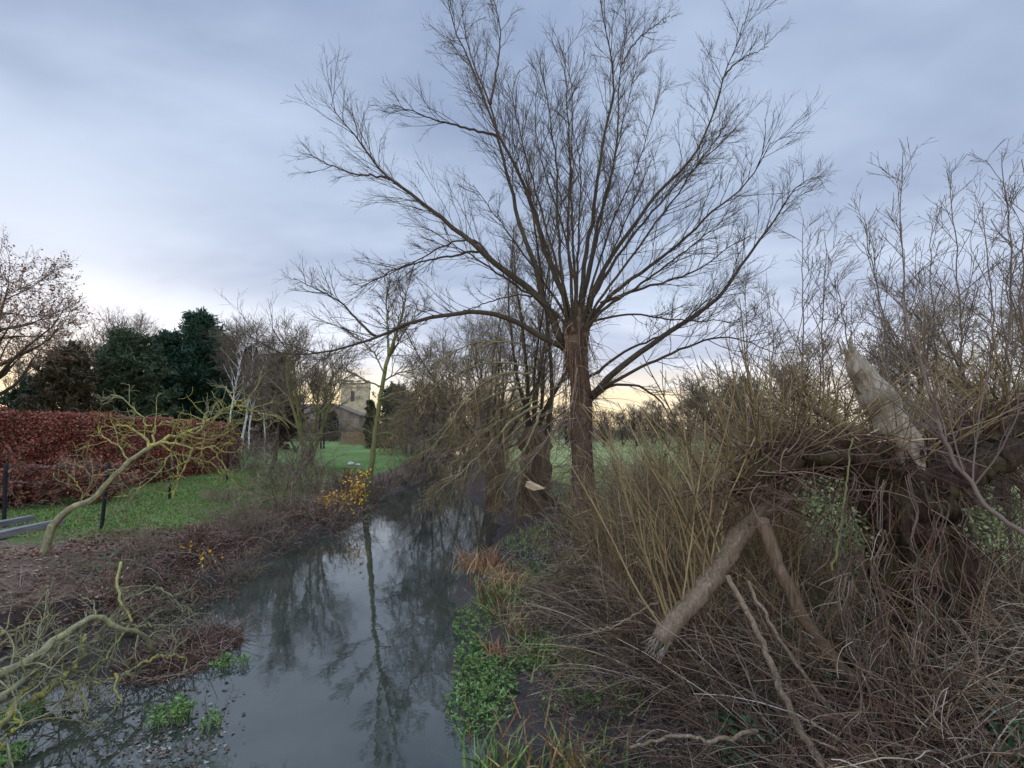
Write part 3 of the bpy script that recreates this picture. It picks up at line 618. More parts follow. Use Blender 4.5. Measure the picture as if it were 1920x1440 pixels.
# pale broken branches hanging
for px, a, b, lab in (([(1082, 690), (1074, 740), (1066, 770), (1040, 805), (1020, 830), (990, 870), (973, 898)], 11.3, 10.6, 'pale curved dead branch hanging off the trunk of the tall fanned willow'),
                 ([(1010, 772), (980, 795), (950, 822), (930, 850), (905, 880), (870, 897)], 13.0, 11.8, 'long pale dead branch slanting down to the water below the second willow')):
    P = traced(px, a, b, 20, .01); root = thing('hanging_branch', lab, 'branch', P[-1]); rd = taper(.026, .009, 20)
    MB().tubes(P[None], rd[None], 6, True).build('stem', 'pale_stick', root); crown_on(P, rd, 5, .8, 40, -.1, k3=3, k4=0, t0=.3, trop=(0, 0, -.05)).build('twig_spray', 'pale_stick', root)

# ================================================================== YOUNG TREES ON THE LEFT BANK
b = on_level(683, 940, .3); yt = thing('young_tree', 'slim moss-green young tree leaning out of left bank beside yellow-leaved bramble', 'tree', b)
P = traced([(682, 955), (686, 930), (694, 890), (702, 830), (709, 770), (717, 720), (725, 680), (731, 660)], b[1], b[1] + .2, 22, .012); rd = taper(.125, .075, 22)
MB().tubes(P[None], rd[None], 10, True).build('trunk', 'moss_bark', yt)
for px, r, dYt in (([(729, 665), (727, 620), (724, 570), (728, 520)], .06, .5), ([(731, 662), (745, 620), (757, 580), (765, 530)], .07, -.8), ([(722, 690), (742, 650), (775, 600), (800, 575)], .05, 1),
                  ([(716, 725), (690, 715), (660, 700), (630, 695)], .035, -1), ([(712, 750), (750, 735), (790, 740), (830, 755)], .04, -1.2), ([(707, 790), (735, 785), (765, 800), (790, 810)], .035, .5),
                  ([(720, 700), (700, 660), (680, 640), (655, 630)], .035, 1), ([(704, 815), (730, 812), (755, 825), (775, 840)], .03, -.6), ([(718, 715), (745, 700), (780, 690), (810, 660)], .035, .8)):
    P = traced(px, b[1], b[1] + dYt, 14, .015); rd = taper(r, .012, 14); lo = MB().tubes(P[None], rd[None], 6).build('limb', 'moss_bark', yt)
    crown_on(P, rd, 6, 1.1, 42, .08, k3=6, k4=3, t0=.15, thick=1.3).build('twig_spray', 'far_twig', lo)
def at_top(px, Y, topy):
    b = foot(px, Y); return b, (805 - topy) / F * Y + CAMZ - b[2]
for px, Y, ty, r, lab, kw in ((592, 27, 600, .24, 'bare many-stemmed tree with mossy stems in front of the stone house', dict(multi=4, bark='moss_bark', lean=(-.12, 0))),
                       (520, 30, 640, .14, 'thin bare tree beside the left end of the stone house', dict(multi=1)),
                       (618, 50, 690, .18, 'thin bare tree screening the house front just left of the church tower', dict(multi=2)), (560, 44, 660, .16, 'thin bare tree at the left corner of the stone house', dict(multi=2)),
                       (800, 34, 640, .2, 'dense bare tree beyond the river bend, right of the church tower', dict(multi=3)),
                       (870, 38, 600, .24, 'tall bare tree far behind the willows at the river bend', dict(multi=2)),
                       (770, 44, 700, .2, 'short bushy bare tree far along the left bank', dict(multi=3)),
                       (925, 30, 560, .24, 'bare tree whose crown fills the gap behind the second willow', dict(multi=3))):
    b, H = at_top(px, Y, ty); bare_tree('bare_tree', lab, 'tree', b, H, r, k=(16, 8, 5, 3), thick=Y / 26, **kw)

# ================================================================== BACKGROUND LEFT
def conifer(label, px, Y, topy, Wd, mat, droop=-.1, n=110, ups=.12, loose=.25, bare=.06, name='conifer', tip=.12):
    b, H = at_top(px, Y, topy); root = thing(name, label, 'tree', b)
    P = grow((b - [0, 0, .1])[None], np.array([[0, 0, 1.]]), [H], 12, .015); trunk_tube(MB(), P[0], taper(.03 * H, .02, 12), 10, .05, 2, n).build('trunk', 'willow_bark', root)
    t = bare + (1 - bare) * rng.random(n) ** .9; az = rng.uniform(0, 6.28, n); prof = np.interp(t, [0, bare, .25, .6, .85, 1], [.5, .75, 1, .78, .42, tip]) * Wd * .5 * rng.uniform(1 - loose * 1.6, 1 + loose, n)
    i = (t * 10.99).astype(int); B = P[0][i] + (P[0][i + 1] - P[0][i]) * (t * 10.99 - i)[:, None]
    D = np.stack([np.cos(az), np.sin(az), np.full(n, ups) + .5 * t], -1); A = grow(B, D, prof, 8, .08, (0, 0, droop)); ra = np.tile(taper(.05, .012, 8), (n, 1))
    MB().tubes(A, ra, 3).build('branches' if False else 'limb_frame', 'willow_bark', root)
    k = 9; C, rc = sprout(A, ra, k, .1, 1, 50, Wd * .16, Wd * .08, 5, .15, (0, 0, droop * .6), .12, (.012, .008))
    q = C.reshape(-1, 3); q = np.repeat(q, 4, 0); q = q + rng.normal(0, .045 * Wd ** .5 * .7, q.shape); up = np.repeat(np.repeat(nrm(C[:, -1] - C[:, 0]), 5, 0), 4, 0) * 1.6
    MB().leaves(q, .017 * Y ** .5 * 2.6 * rng.uniform(.7, 1.9, len(q)), up, 0, .24).build('crown', mat, root)
    return root
conifer('tallest dark green cypress rising behind the red hedge', 368, 46, 598, 8.6, 'cypress', -.02, 230, .55, .3, .02, tip=.2)
conifer('dark green cypress joined to the left of the tallest one', 312, 45, 636, 7.4, 'cypress', -.02, 170, .5, .35, .02, tip=.2)
conifer('mid green broad conifer between the brown-topped conifer and the dark cypresses', 245, 40, 640, 7.4, 'conifer_green', -.04, 190, .4, .3, .02, tip=.3)
conifer('rounded conifer with a brown top behind left part of the red hedge', 122, 36, 664, 5.6, 'conifer_brown', -.02, 150, .5, .2, .02, tip=.35)
conifer('dark green cypress joined to the right of the tallest one', 405, 47, 640, 6.0, 'cypress', -.02, 150, .5, .35, .02, tip=.25)
conifer('slender dark spruce with drooping tiers behind the white birches', 455, 50, 652, 4.2, 'cypress', -.14, 120, -.1, .25, .04)
conifer('reddish brown conifer standing right of the birches', 518, 48, 672, 5.2, 'conifer_red', -.06, 150, .2, .25, .04, tip=.25)
conifer('low dark evergreen bush behind the hedge at the left', 58, 38, 722, 4.6, 'dark_leaf', 0, 120, .3, .3, .02, tip=.4)
conifer('small tiered cedar in front of bare trees at the left', 208, 47, 652, 5.6, 'conifer_green', .02, 60, .02, .3, .3)
conifer('tall narrow dark yew beside the church tower', 698, 62, 758, 2.4, 'dark_leaf', 0, 130, .9, .2, .01, tip=.4)
conifer('spreading dark green conifer above the yellow willow right of the church', 745, 70, 735, 9.0, 'conifer_green', -.02, 140, .3, .3, .1, tip=.3)
conifer('small dark conifer in front of the house roof left of the tower', 622, 80, 775, 2.4, 'conifer_brown', 0, 90, .3, .3, .1, tip=.4)
for px, Y, ty, r, lab in ((205, 52, 603, .3, 'round-headed bare tree standing behind the conifers'), (255, 56, 612, .26, 'bare tree with upswept branches right of the round-headed one'),
                    (95, 55, 640, .2, 'thin bare tree between the brown-leaved oak and the brown-topped conifer'), (175, 50, 660, .2, 'low bare tree glowing against the sunset behind the hedge'),
                    (20, 50, 690, .2, 'bare scrub tree below the brown-leaved oak'), (420, 52, 620, .16, 'grey bare tree against the dark cypress edge')):
    b, H = at_top(px, Y, ty); bare_tree('bare_tree', lab, 'tree', b, H, r, k=(18, 8, 5, 3), thick=1.7, spread=.6, up=.45, l1=.55)
b, H = at_top(-40, 30, 480); bare_tree('oak_tree', 'spreading oak keeping brown leaves, cut by the left edge of the photo', 'tree', b, H, .42, k=(20, 9, 6, 3), ang=(62, 45, 40), thick=1.2, up=.12, l1=.62, leaf=('oak_leaf', .15, .34), t0=.2)
for px, Y, ty, hw, lab in ((436, 40, 605, .11, 'leftmost white-stemmed birch above the hedge'), (455, 41, 610, .13, 'white birch with the brightest and thickest stem'), (470, 41.5, 640, .10, 'white birch with slender stem right of the thickest'),
                    (500, 44, 690, .09, 'faint grey birch in front of the reddish conifer')):
    b, H = at_top(px, Y, ty); bare_tree('birch_tree', lab, 'tree', b, H, hw, k=(16, 7, 5, 3), ang=(35, 40, 38), thick=1.2, up=.5, bark='birch_bark', l1=.3, t0=.35, droop=-.02, spread=.35)

# beech hedge
def hedge():
    ys = np.linspace(9.5, 25.5, 70); xf = np.interp(ys, [9, 14, 22, 29], [-13.4, -13.2, -13.9, -15.2]); root = thing('beech_hedge', 'long clipped copper-red beech hedge along the left lawn', 'hedge', (xf[20], ys[20], 1.2))
    zt = np.interp(ys, [9, 14, 29], [3.72, 3.62, 3.42]); prof = [(.15, 1.05), (.0, 1.6), (.0, 2.4), (.18, 3.0), (.22, .0), (.9, .0), (1.5, .0)]
    sec = []
    for y, x, z in zip(ys, xf, zt):
        pts = [(x, .95), (x + .12, 1.6), (x + .05, 2.5), (x - .15, z - .28), (x - .28, z - .06), (x - 1.2, z - .04), (x - 1.5, z - .3), (x - 1.5, .95)]
        sec.append([(a, y, c) for a, c in pts])
    V = np.array(sec); n, m = V.shape[:2]; V[:, :, :2] += rng.normal(0, .05, (n, m, 2)); b = np.arange(n - 1)[:, None] * m + np.arange(m - 1)[None]
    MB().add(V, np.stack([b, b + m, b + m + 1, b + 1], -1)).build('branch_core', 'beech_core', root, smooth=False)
    q = []
    N_ = 110000; i = rng.uniform(0, n - 1.001, N_); j = rng.choice(5, N_, p=[.24, .3, .22, .1, .14]) + rng.random(N_); i0 = i.astype(int); j0 = j.astype(int); fi = (i - i0)[:, None]; fj = (j - j0)[:, None]
    C = (V[i0, j0] * (1 - fi) + V[i0 + 1, j0] * fi) * (1 - fj) + (V[i0, j0 + 1] * (1 - fi) + V[i0 + 1, j0 + 1] * fi) * fj
    C = C + rng.normal(0, .05, C.shape) + [.03, 0, .02]; C = C + np.array([1., 0, .5]) * np.maximum(.09 * bumps(C[:, 1], C[:, 2], .45, 6) + .05 * bumps(C[:, 1], C[:, 2], .16, 11) + .09, .01)[:, None]; keep = (bumps(C[:, 1] * 2, C[:, 2] * 2, .35, 3) > -1.5) & (C[:, 1] < 25.4 + .8 * bumps(C[:, 2], C[:, 0], .4, 8))
    MB().leaves(C[keep], .07 * rng.uniform(.6, 1.4, keep.sum()), None, 0, .65).build('foliage', 'beech_leaf', root)
hedge()
# low beech growth in front of hedge and brown bushes
for px, Y, W_, H, lab in ((60, 12.6, 1.6, 1.5, 'low copper beech bush at the foot of the hedge near the photo edge'), (175, 13.2, 1.3, 1.3, 'small copper beech bush at hedge foot behind the leaning lichen tree')):
    b = foot(px, Y); shrub('beech_bush', lab, 'bush', b, H, W_, 22, (8, 5), 1, 'mauve_twig', leaf=('beech_leaf', .09, .45))

# church and house
def church():
    Y = 112.; c = at(666, 790, Y); X0 = c[0]; g = 1.6
    root = thing('church', 'square stone church tower with battlements against the sunset', 'church', (X0, Y, g)); w = 6.1; zt = CAMZ + (805 - 728) / F * Y
    mb = MB().box((X0, Y, (g + zt * .62) / 2 + .0), (w + .5, w + .5, zt * .62 - g), R(14)); mb.box((X0, Y, zt * .62 + (zt - zt * .62) / 2 + .002), (w, w, zt - zt * .62), R(14)); mb.build('tower', 'tower_stone', root, smooth=False)
    mb = MB().box((X0, Y, zt + .12), (w + .35, w + .35, .25), R(14)); mb.box((X0, Y, zt + .65), (w + .1, w + .1, .8), R(14))
    ca, sa = math.cos(R(14)), math.sin(R(14))
    for s in range(4):
        for u in (-1.5, -.5, .5, 1.5):
            lx, ly = (u * w / 4 * 1.05, -(w / 2 - .15)) if s % 2 == 0 else (-(w / 2 - .15), u * w / 4 * 1.05)
            if s >= 2: lx, ly = -lx, -ly
            mb.box((X0 + lx * ca - ly * sa, Y + lx * sa + ly * ca, zt + 1.35), (.9, .42, .62) if s % 2 == 0 else (.42, .9, .62), R(14))
    mb.build('parapet', 'tower_stone', root, smooth=False)
    for lx, lz, ww, hh in ((-.55, zt - 2.1, .75, 2.3), (-.2, zt - 6.2, .4, .8)):
        ly = -(w / 2 + .02) - (.27 if lz < zt * .62 else 0); o = MB().box((X0 + lx * ca - ly * sa, Y + lx * sa + ly * ca, lz), (ww, .12, hh), R(14)).build('belfry_window', 'window_dark', root, smooth=False)
    lx, ly = w / 2 + .02, -.3; MB().box((X0 + lx * ca - ly * sa, Y + lx * sa + ly * ca, zt - 2.1), (.12, .75, 2.2), R(14)).build('belfry_window', 'window_dark', root, smooth=False)
    # nave behind left
    x1 = X0 - 9; mb = MB().box((x1, Y + 5, (g + 7.4) / 2), (13, 7, 7.4 - g), R(14)); mb.build('nave', 'tower_stone', root, smooth=False)
    mb = MB(); gable(mb, x1, Y + 5, 7.2, 13.4, 7.6, 2.1, R(14)); mb.build('roof', 'roof_tile', root, smooth=False)
def gable(mb, x, y, z, L, D, h, rz):
    v = np.array([[-L / 2, -D / 2, 0], [L / 2, -D / 2, 0], [L / 2, D / 2, 0], [-L / 2, D / 2, 0], [-L / 2, 0, h], [L / 2, 0, h]]); ca, sa = math.cos(rz), math.sin(rz)
    v = np.stack([v[:, 0] * ca - v[:, 1] * sa + x, v[:, 0] * sa + v[:, 1] * ca + y, v[:, 2] + z], -1); mb.add(v, [[0, 1, 5, 4], [2, 3, 4, 5], [0, 3, 2, 1]], [[0, 4, 3], [1, 2, 5]])
church()
def house():
    Y = 84.; c = at(632, 800, Y); X0 = c[0]; g = 1.5; zt = CAMZ + (805 - 780) / F * Y; root = thing('stone_house', 'old stone house with white-framed windows below the church tower', 'house', (X0, Y, g))
    mb = MB().box((X0, Y, (g + zt) / 2), (9.6, 6, zt - g)); v = np.array([[-4.8, -3, 0], [4.8, -3, 0], [0, -3, 1.8], [-4.8, 3, 0], [4.8, 3, 0], [0, 3, 1.8]]) + [X0, Y, zt]
    mb.add(v, [[0, 1, 4, 3]], [[0, 2, 1], [3, 4, 5]]); mb.build('wall', 'house_stone', root, smooth=False)
    v = np.array([[-5.1, -3.3, -.16], [0, -3.3, 1.82], [5.1, -3.3, -.16], [-5.1, 3.3, -.16], [0, 3.3, 1.82], [5.1, 3.3, -.16]]); v2 = v + [0, 0, .22]
    V = np.vstack([v, v2]) + [X0, Y, zt]; MB().add(V, [[6, 7, 10, 9], [7, 8, 11, 10], [0, 3, 4, 1], [1, 4, 5, 2], [0, 1, 7, 6], [1, 2, 8, 7], [3, 9, 10, 4], [4, 10, 11, 5], [0, 6, 9, 3], [2, 5, 11, 8]]).build('roof', 'roof_tile', root, smooth=False)
    for px, py, w, h in ((609, 795, 1.5, 1.6), (631, 796, 1.0, 1.5), (607, 818, 1.3, 1.7), (630, 820, 1.0, 1.4)):
        p = at(px, py, Y - 3.03); fr = MB()
        for sx, sz, ww, hh in ((0, h / 2, w + .3, .14), (0, -h / 2, w + .3, .14), (-w / 2, 0, .14, h), (w / 2, 0, .14, h), (0, 0, .1, h)): fr.box((p[0] + sx, Y - 3.07, p[2] + sz), (ww, .14, hh - (.14 if hh == h else 0)))
        f = fr.build('window', 'white_paint', root, smooth=False); MB().box((p[0], Y - 3.02, p[2]), (w, .06, h)).build('pane', 'window_dark', f, smooth=False)
    # lower wing to the left
    xw = X0 - 9.5; w2_ = MB().box((xw, Y + 1, (g + 5.0) / 2), (9.3, 5, 5.0 - g)); w2_.build('wing', 'house_stone', root, smooth=False); m2 = MB(); gable(m2, xw, Y + 1, 4.95, 9.4, 5.6, 2.2, 0); m2.build('wing_roof', 'roof_tile', root, smooth=False)
    for dx in (-2.5, .5, 3): 
        f = MB().box((xw + dx, Y - 1.53, 3.6), (1.1, .1, 1.3)).build('window', 'white_paint', root, smooth=False); MB().box((xw + dx, Y - 1.59, 3.6), (.85, .06, 1.05)).build('pane', 'window_dark', f, smooth=False)
house()
Y = 66.; a = at(672, 838, Y); c = at(790, 838, Y); zt = at(700, 829, Y)[2]
gw = thing('garden_wall', 'pale grey stone garden wall at the end of the far lawn', 'wall', ((a[0] + c[0]) / 2, Y, 1.2))
MB().box(((a[0] + c[0]) / 2, Y, (zt + .9) / 2), (c[0] - a[0], .5, zt - .9)).build('masonry', 'wall_stone', gw, smooth=False)
mb = MB()
for x in np.arange(a[0], c[0], .62): mb.box((x + .3, Y, zt + .06), (.58, .66, .11 + rng.uniform(0, .03)))
mb.build('coping', 'wall_stone', gw, smooth=False)
p = at(664, 840, 64); fp = thing('garden_gate', 'orange-brown wooden gate beside the garden wall', 'gate', (p[0], 64, 1.2))
mb = MB()
for i in range(9): mb.box((p[0] - 1.6 + i * .4, 64, 2.0), (.36, .06, 1.7 + .06 * (i % 3)))
mb.build('board_panel', 'fence_wood', fp, smooth=False); MB().box((p[0], 64.08, 2.4), (3.5, .08, .14)).box((p[0], 64.08, 1.6), (3.5, .08, .14)).build('rail', 'fence_wood', fp, smooth=False)
# dark low border in front of the wall
p0, p1 = at(688, 856, 52), at(742, 856, 52); bx = thing('border_hedge', 'low dark clipped evergreen border at the edge of far lawn', 'hedge', ((p0[0] + p1[0]) / 2, 52, 1.2))
C = np.stack([rng.uniform(p0[0], p1[0], 3500), 52 + rng.normal(0, .4, 3500), 1.1 + rng.random(3500) ** .8 * .85], -1); MB().leaves(C, .2).build('foliage', 'dark_leaf', bx)
mb = MB(); B = np.stack([rng.uniform(p0[0], p1[0], 60), np.full(60, 52.), np.full(60, 1.)], -1); mb.tubes(grow(B, unit_random(60) * .3 + [0, 0, 1], np.full(60, .8), 5), np.tile(taper(.03, .01, 5), (60, 1)), 3).build('branch_core', 'willow_bark', bx)
# weeping yellow willow far right of the church
b, H = at_top(733, 72, 775); wy = thing('weeping_willow', 'yellow-green weeping willow in front of the garden wall', 'tree', b)
P = grow(b[None], np.array([[0, 0, 1.]]), [H * .8], 8, .04); MB().tubes(P, taper(.3, .12, 8)[None], 8).build('trunk', 'willow_bark', wy)
A, ra = sprout(P, taper(.3, .12, 8)[None], 26, .5, 1, 50, 3.2, 2, 7, .1, (0, 0, -.06), .4, (.08, .04)); Bb, rb = sprout(A, ra, 26, .2, 1, 70, 2.8, 2.6, 7, .08, (0, 0, -.5), 0, (.03, .02)); MB().tubes(A, ra, 4).tubes(Bb, rb, 3).build('crown', 'yellow_green', wy)
# pale sheep-like pale stones on the far lawn
for px, py, s, lab in ((658, 868, .15, 'larger pale stone lying on the far lawn'), (671, 868, .11, 'smaller pale stone lying on the far lawn')):
    p = on_level(px, py + 4, 1.2); u = np.linspace(0, 6.28, 13)[:-1]; v = np.linspace(.05, 3.09, 8); A = np.stack([np.outer(np.sin(v), np.cos(u)) * s * 1.3, np.outer(np.sin(v), np.sin(u)) * s, np.outer(np.cos(v), np.ones(12)) * s * .75], -1)
    A = A * (1 + rng.normal(0, .06, A.shape[:2])[..., None]) + [p[0], p[1], gz(p[0], p[1]) + s * .5]; bq = np.arange(7)[:, None] * 12; j = np.arange(12)[None]
    tag(MB().add(A, np.stack([bq + j, bq + 12 + j, bq + 12 + (j + 1) % 12, bq + (j + 1) % 12], -1)).build('stone', 'white_wool', origin=p), lab, 'stone', 'pale stones on the far lawn')

# far treelines across the field and behind everything
tmpl = []
for i in range(3):
    tmpl.append(bare_tree('field_tree', 'x', 'tree', (0, 0, 0), 7.0, .2, k=(18, 8, 5, 3), thick=2.0, multi=3, spread=.6, t0=.12, up=.3))
spots = [(1130, 62, 770, 'leftmost bare tree of the far field edge'), (1165, 70, 778, 'second bare tree from the willow on the far field edge'), (1195, 66, 768, 'far field-edge tree under the pale yellow sky'), (1225, 72, 772, 'low far field tree next to the brightest horizon gap'), (1252, 60, 755, 'rounded far tree in the middle of the field edge'), (1290, 64, 745, 'taller far tree right of the field middle'),
         (1325, 55, 730, 'dense far tree where the field edge rises'), (1360, 48, 712, 'dense bare tree at the right end of the far field edge'), (1060, 68, 765, 'far tree glimpsed between the two willow trunks'), (1030, 75, 760, 'far tree glimpsed left between the willow trunks'), (900, 70, 740, 'far bare tree above the river bend brush'), (850, 76, 735, 'far bare tree left of the river bend'), (810, 80, 745, 'far tree right of the yellow willow'),
         (1410, 40, 690, 'bare field tree behind the middle of the willow scrub'), (980, 60, 740, 'far tree hidden behind the second willow stems')]
for i, (px, Y, ty, lab) in enumerate(spots):
    b, H = at_top(px, Y, ty); s = H / 6.6; o = tmpl[i] if i < 3 else copy_tree(tmpl[i % 3])
    o.location = b; o.rotation_euler = (0, 0, rng.uniform(0, 6.28)); o.scale = (s * 1.25, s * 1.25, s); o['label'] = lab; o['group'] = 'bare trees on the far field edge'
# dense far hedgerow as one mass behind the field
C = []; xs = rng.uniform(-60, 90, 26000); ys = 85 + rng.normal(0, 3, 26000) - .15 * np.abs(xs) ; zz = 1.2 + rng.random(26000) ** 1.2 * (2.6 + .9 * np.sin(xs * .31) + .6 * np.sin(xs * .83 + 1))
hm = MB(); B = np.stack([xs, ys, zz], -1); hm.tubes(grow(B, unit_random(26000) * [1, 1, .6] + [0, 0, .7], rng.uniform(.6, 1.6, 26000), 4, .2), np.tile(taper(.028, .014, 4), (26000, 1)), 3)
tag(hm.build('far_hedgerow', 'far_twig'), 'brown mass of bare hedgerow along the horizon beyond the field', 'hedgerow', kind='stuff')

# ================================================================== RIGHT SIDE TREES
for px, Y, ty, r, lab in ((1420, 20, 668, .12, 'low dense bare thorn tree left of the broken snag'), (1520, 17, 610, .14, 'dense bare thorn tree directly behind the broken snag'), (1660, 18, 570, .16, 'dense thorn tree behind the pale snag, its crown above it'), (1770, 15, 530, .16, 'dense tangled thorn tree at the right of the snag'),
                   (1880, 13, 500, .17, 'dense tangled thorn tree cut by the right photo edge'), (1980, 15, 440, .18, 'outermost thorn tree, partly beyond the right photo edge')):
    b, H = at_top(px, Y, ty); bare_tree('thorn_tree', lab, 'tree', b, H, r, k=(20, 9, 6, 3), ang=(55, 50, 45), thick=Y / 19, multi=3, up=.15, t0=.1, l1=.42, mat='far_twig' if px % 40 else 'olive_twig', group='bare thorn trees on the right')
saps = [([(1712, 900), (1708, 760), (1700, 640), (1694, 520), (1691, 400), (1692, 285)], 7.4, 'tallest straight sapling right of the pale snag'), ([(1672, 900), (1668, 720), (1655, 600), (1632, 470), (1612, 400)], 7.9, 'sapling curving left above the pale snag'),
        ([(1790, 900), (1800, 740), (1800, 620), (1793, 480), (1780, 330)], 7.6, 'straight sapling between the tallest sapling and the right edge'), ([(1885, 900), (1890, 700), (1896, 540), (1895, 430), (1876, 285)], 7.0, 'tall sapling close to the right photo edge'),
        ([(1545, 880), (1545, 740), (1541, 620), (1548, 500), (1546, 435)], 8.6, 'thin sapling left of the snag with a bare upright tip'), ([(1500, 900), (1502, 760), (1506, 640), (1505, 520), (1506, 410)], 9.0, 'slender sapling at the edge of the big willow crown'),
        ([(1400, 880), (1405, 760), (1400, 640), (1394, 520)], 9.4, 'slender sapling under the right limb tips of the big willow'), ([(1450, 880), (1445, 740), (1450, 640), (1440, 550)], 9.0, 'slender sapling in the middle of the scrub'),
        ([(1745, 880), (1755, 740), (1752, 620), (1745, 500), (1750, 420)], 8.2, 'leaning sapling just right of the tallest'), ([(1840, 880), (1850, 740), (1862, 620), (1850, 480), (1842, 380)], 8.0, 'sapling with forked top before the right edge'), ([(1625, 860), (1610, 740), (1590, 640), (1575, 560), (1570, 510)], 8.4, 'short sapling crossing behind the snag tip'),
        ([(1935, 900), (1930, 700), (1915, 560), (1925, 400), (1918, 300)], 7.2, 'sapling at the very right edge of photo')]
for px, Y, lab in saps:
    P = traced(px, Y, Y + rng.uniform(-.3, .5), 22, .012); base = P[0].copy(); base[2] = gz(*base[:2]); P = np.vstack([base - [0, 0, .1], P]); root = thing('sapling', lab, 'tree', base, 'saplings above the broken willow')
    rd = taper(.024, .005, 23, .8); MB().tubes(P[None], rd[None], 6).build('trunk', 'sapling_twig', root)
    A, ra = sprout(P[None], rd[None], 15, .3, .98, 36, 1.3, .35, 9, .05, (0, 0, .015), .08, (.010, .0045), True); Bm, rb = sprout(A, ra, 5, .2, 1, 36, .5, .25, 5, .07, (0, 0, .02), .03, (.0055, .0035))
    Cm, rc = sprout(Bm, rb, 2, .2, 1, 36, .2, .12, 4, .07, (0, 0, .0), .03, (.0045, .0035)); MB().tubes(A, ra, 4).tubes(Bm, rb, 3).tubes(Cm, rc, 3).build('crown', 'sapling_twig', root)

# ================================================================== BROKEN POLLARD ON THE RIGHT
SY = 5.3
sb = at(1715, 1235, SY); sb[2] = gz(sb[0], sb[1]); st = thing('broken_willow', 'collapsed old pollard willow with a split trunk and pale snag, on the right bank', 'tree', sb)
P = traced([(1718, 1300), (1712, 1180), (1702, 1060), (1694, 960), (1690, 880)], SY, SY, 34, .012); trunk_tube(MB(), P, np.interp(np.linspace(0, 1, 34), [0, .2, .6, .85, 1], [.5, .38, .34, .44, .32]), 90, .13, 3, 21, fine=.15).build('trunk', 'red_bark', st)
P = traced([(1800, 1270), (1795, 1150), (1775, 1020), (1760, 930), (1745, 870)], SY - .1, SY, 26, .012); trunk_tube(MB(), P, np.interp(np.linspace(0, 1, 26), [0, .3, 1], [.34, .22, .2]), 40, .13, 3, 22, fine=.1).build('trunk', 'red_bark', st)
P = traced([(1720, 905), (1640, 872), (1560, 850), (1480, 850), (1420, 880), (1385, 925)], SY, SY - .3, 34, .015); LH = P; trunk_tube(MB(), P, np.interp(np.linspace(0, 1, 34), [0, .3, .7, 1], [.30, .25, .19, .06]), 44, .2, 4, 23, fine=.14).build('limb', 'red_bark', st)
P = traced([(1700, 900), (1770, 860), (1840, 815), (1920, 785), (2010, 770), (2080, 772)], SY, SY + .2, 34, .015); RH = P; trunk_tube(MB(), P, np.interp(np.linspace(0, 1, 34), [0, .4, .8, 1], [.28, .20, .15, .07]), 44, .2, 4, 24, fine=.14).build('limb', 'red_bark', st)
P = traced([(1745, 905), (1830, 880), (1900, 850), (1990, 850)], SY - .2, SY - .5, 26, .015); trunk_tube(MB(), P, np.interp(np.linspace(0, 1, 26), [0, .4, .8, 1], [.18, .13, .10, .05]), 16, .2, 4, 25).build('limb', 'red_bark', st)
# snag: pale, flattened and jagged
P = traced([(1700, 900), (1685, 840), (1665, 790), (1640, 735), (1612, 695), (1592, 655)], SY - .15, SY - .1, 30, .006); sn = MB(); trunk_tube(sn, P, np.interp(np.linspace(0, 1, 30), [0, .25, .5, .62, .68, .85, 1], [.19, .20, .16, .18, .13, .11, .05]), 44, .08, 3, 26, fine=.05)
P0_snag = P[2]; tp_ = P[-1]; sp_ = np.array([tp_ + [rng.normal(0, .04), rng.normal(0, .04), -.04] for _ in range(9)]); sn.tubes(grow(sp_, np.array([[-.25, 0, 1.]] * 9) + rng.normal(0, .1, (9, 3)), rng.uniform(.05, .2, 9), 4, .05), np.tile(taper(.018, .002, 4), (9, 1)), 5)
sn.build('snag', 'dead_wood', st)
P = traced([(1608, 812), (1570, 792), (1535, 772), (1502, 752)], SY - .1, SY + .1, 14, .004); trunk_tube(MB(), P, taper(.06, .03, 14), 10, .15, 2, 27).build('broken_stub', 'brown_pole', st)
B = P0_snag + nrm(rng.normal(size=(90, 3)) * [1, 1, 0]) * rng.uniform(.13, .2, (90, 1)) + rng.normal(0, .02, (90, 3)); MB().tubes(grow(B - [0, 0, .08], np.array([[-.2, 0, 1.]] * 90) + rng.normal(0, .16, (90, 3)), rng.uniform(.12, .5, 90), 6, .07), np.tile(taper(.03, .004, 6), (90, 1)) * rng.uniform(.4, 1.2, (90, 1)), 5).build('torn_bark', 'red_bark', st)
# splinters at the break
B = at(rng.uniform(1540, 1680, 46), rng.uniform(822, 842, 46), SY - .2); D = np.stack([rng.choice([-1, 1], 46) * 1., rng.normal(0, .3, 46), rng.normal(.12, .12, 46)], -1)
MB().tubes(grow(B, D, rng.uniform(.12, .5, 46), 4, .05), np.tile(taper(.014, .003, 4), (46, 1)), 4).build('splinter_fringe', 'cut_wood', st, smooth=False)
# stringy dead rootlets along the fallen limbs
L = np.vstack([LH, RH]); n = 900; B = L[rng.integers(0, len(L), n)] + rng.normal(0, .16, (n, 3)); D = np.stack([rng.choice([-1, 1], n) * rng.uniform(.4, 1, n), rng.normal(0, .4, n), rng.normal(-.1, .35, n)], -1)
MB().tubes(grow(B, D, rng.uniform(.3, 1.1, n), 8, .14, (0, 0, -.06)), np.tile(taper(.008, .004, 8), (n, 1)), 3).build('rootlet_tangle', 'root_twig', st)
n = 260; B = L[rng.integers(0, len(L), n)] + rng.normal(0, .1, (n, 3)); MB().tubes(grow(B, unit_random(n) * [.6, .6, .2] + [0, -.2, .5], rng.uniform(.5, 1.6, n), 9, .12, (0, 0, .02)), np.tile(taper(.007, .004, 9), (n, 1)), 3).build('shoot_clump', 'olive_twig', st)
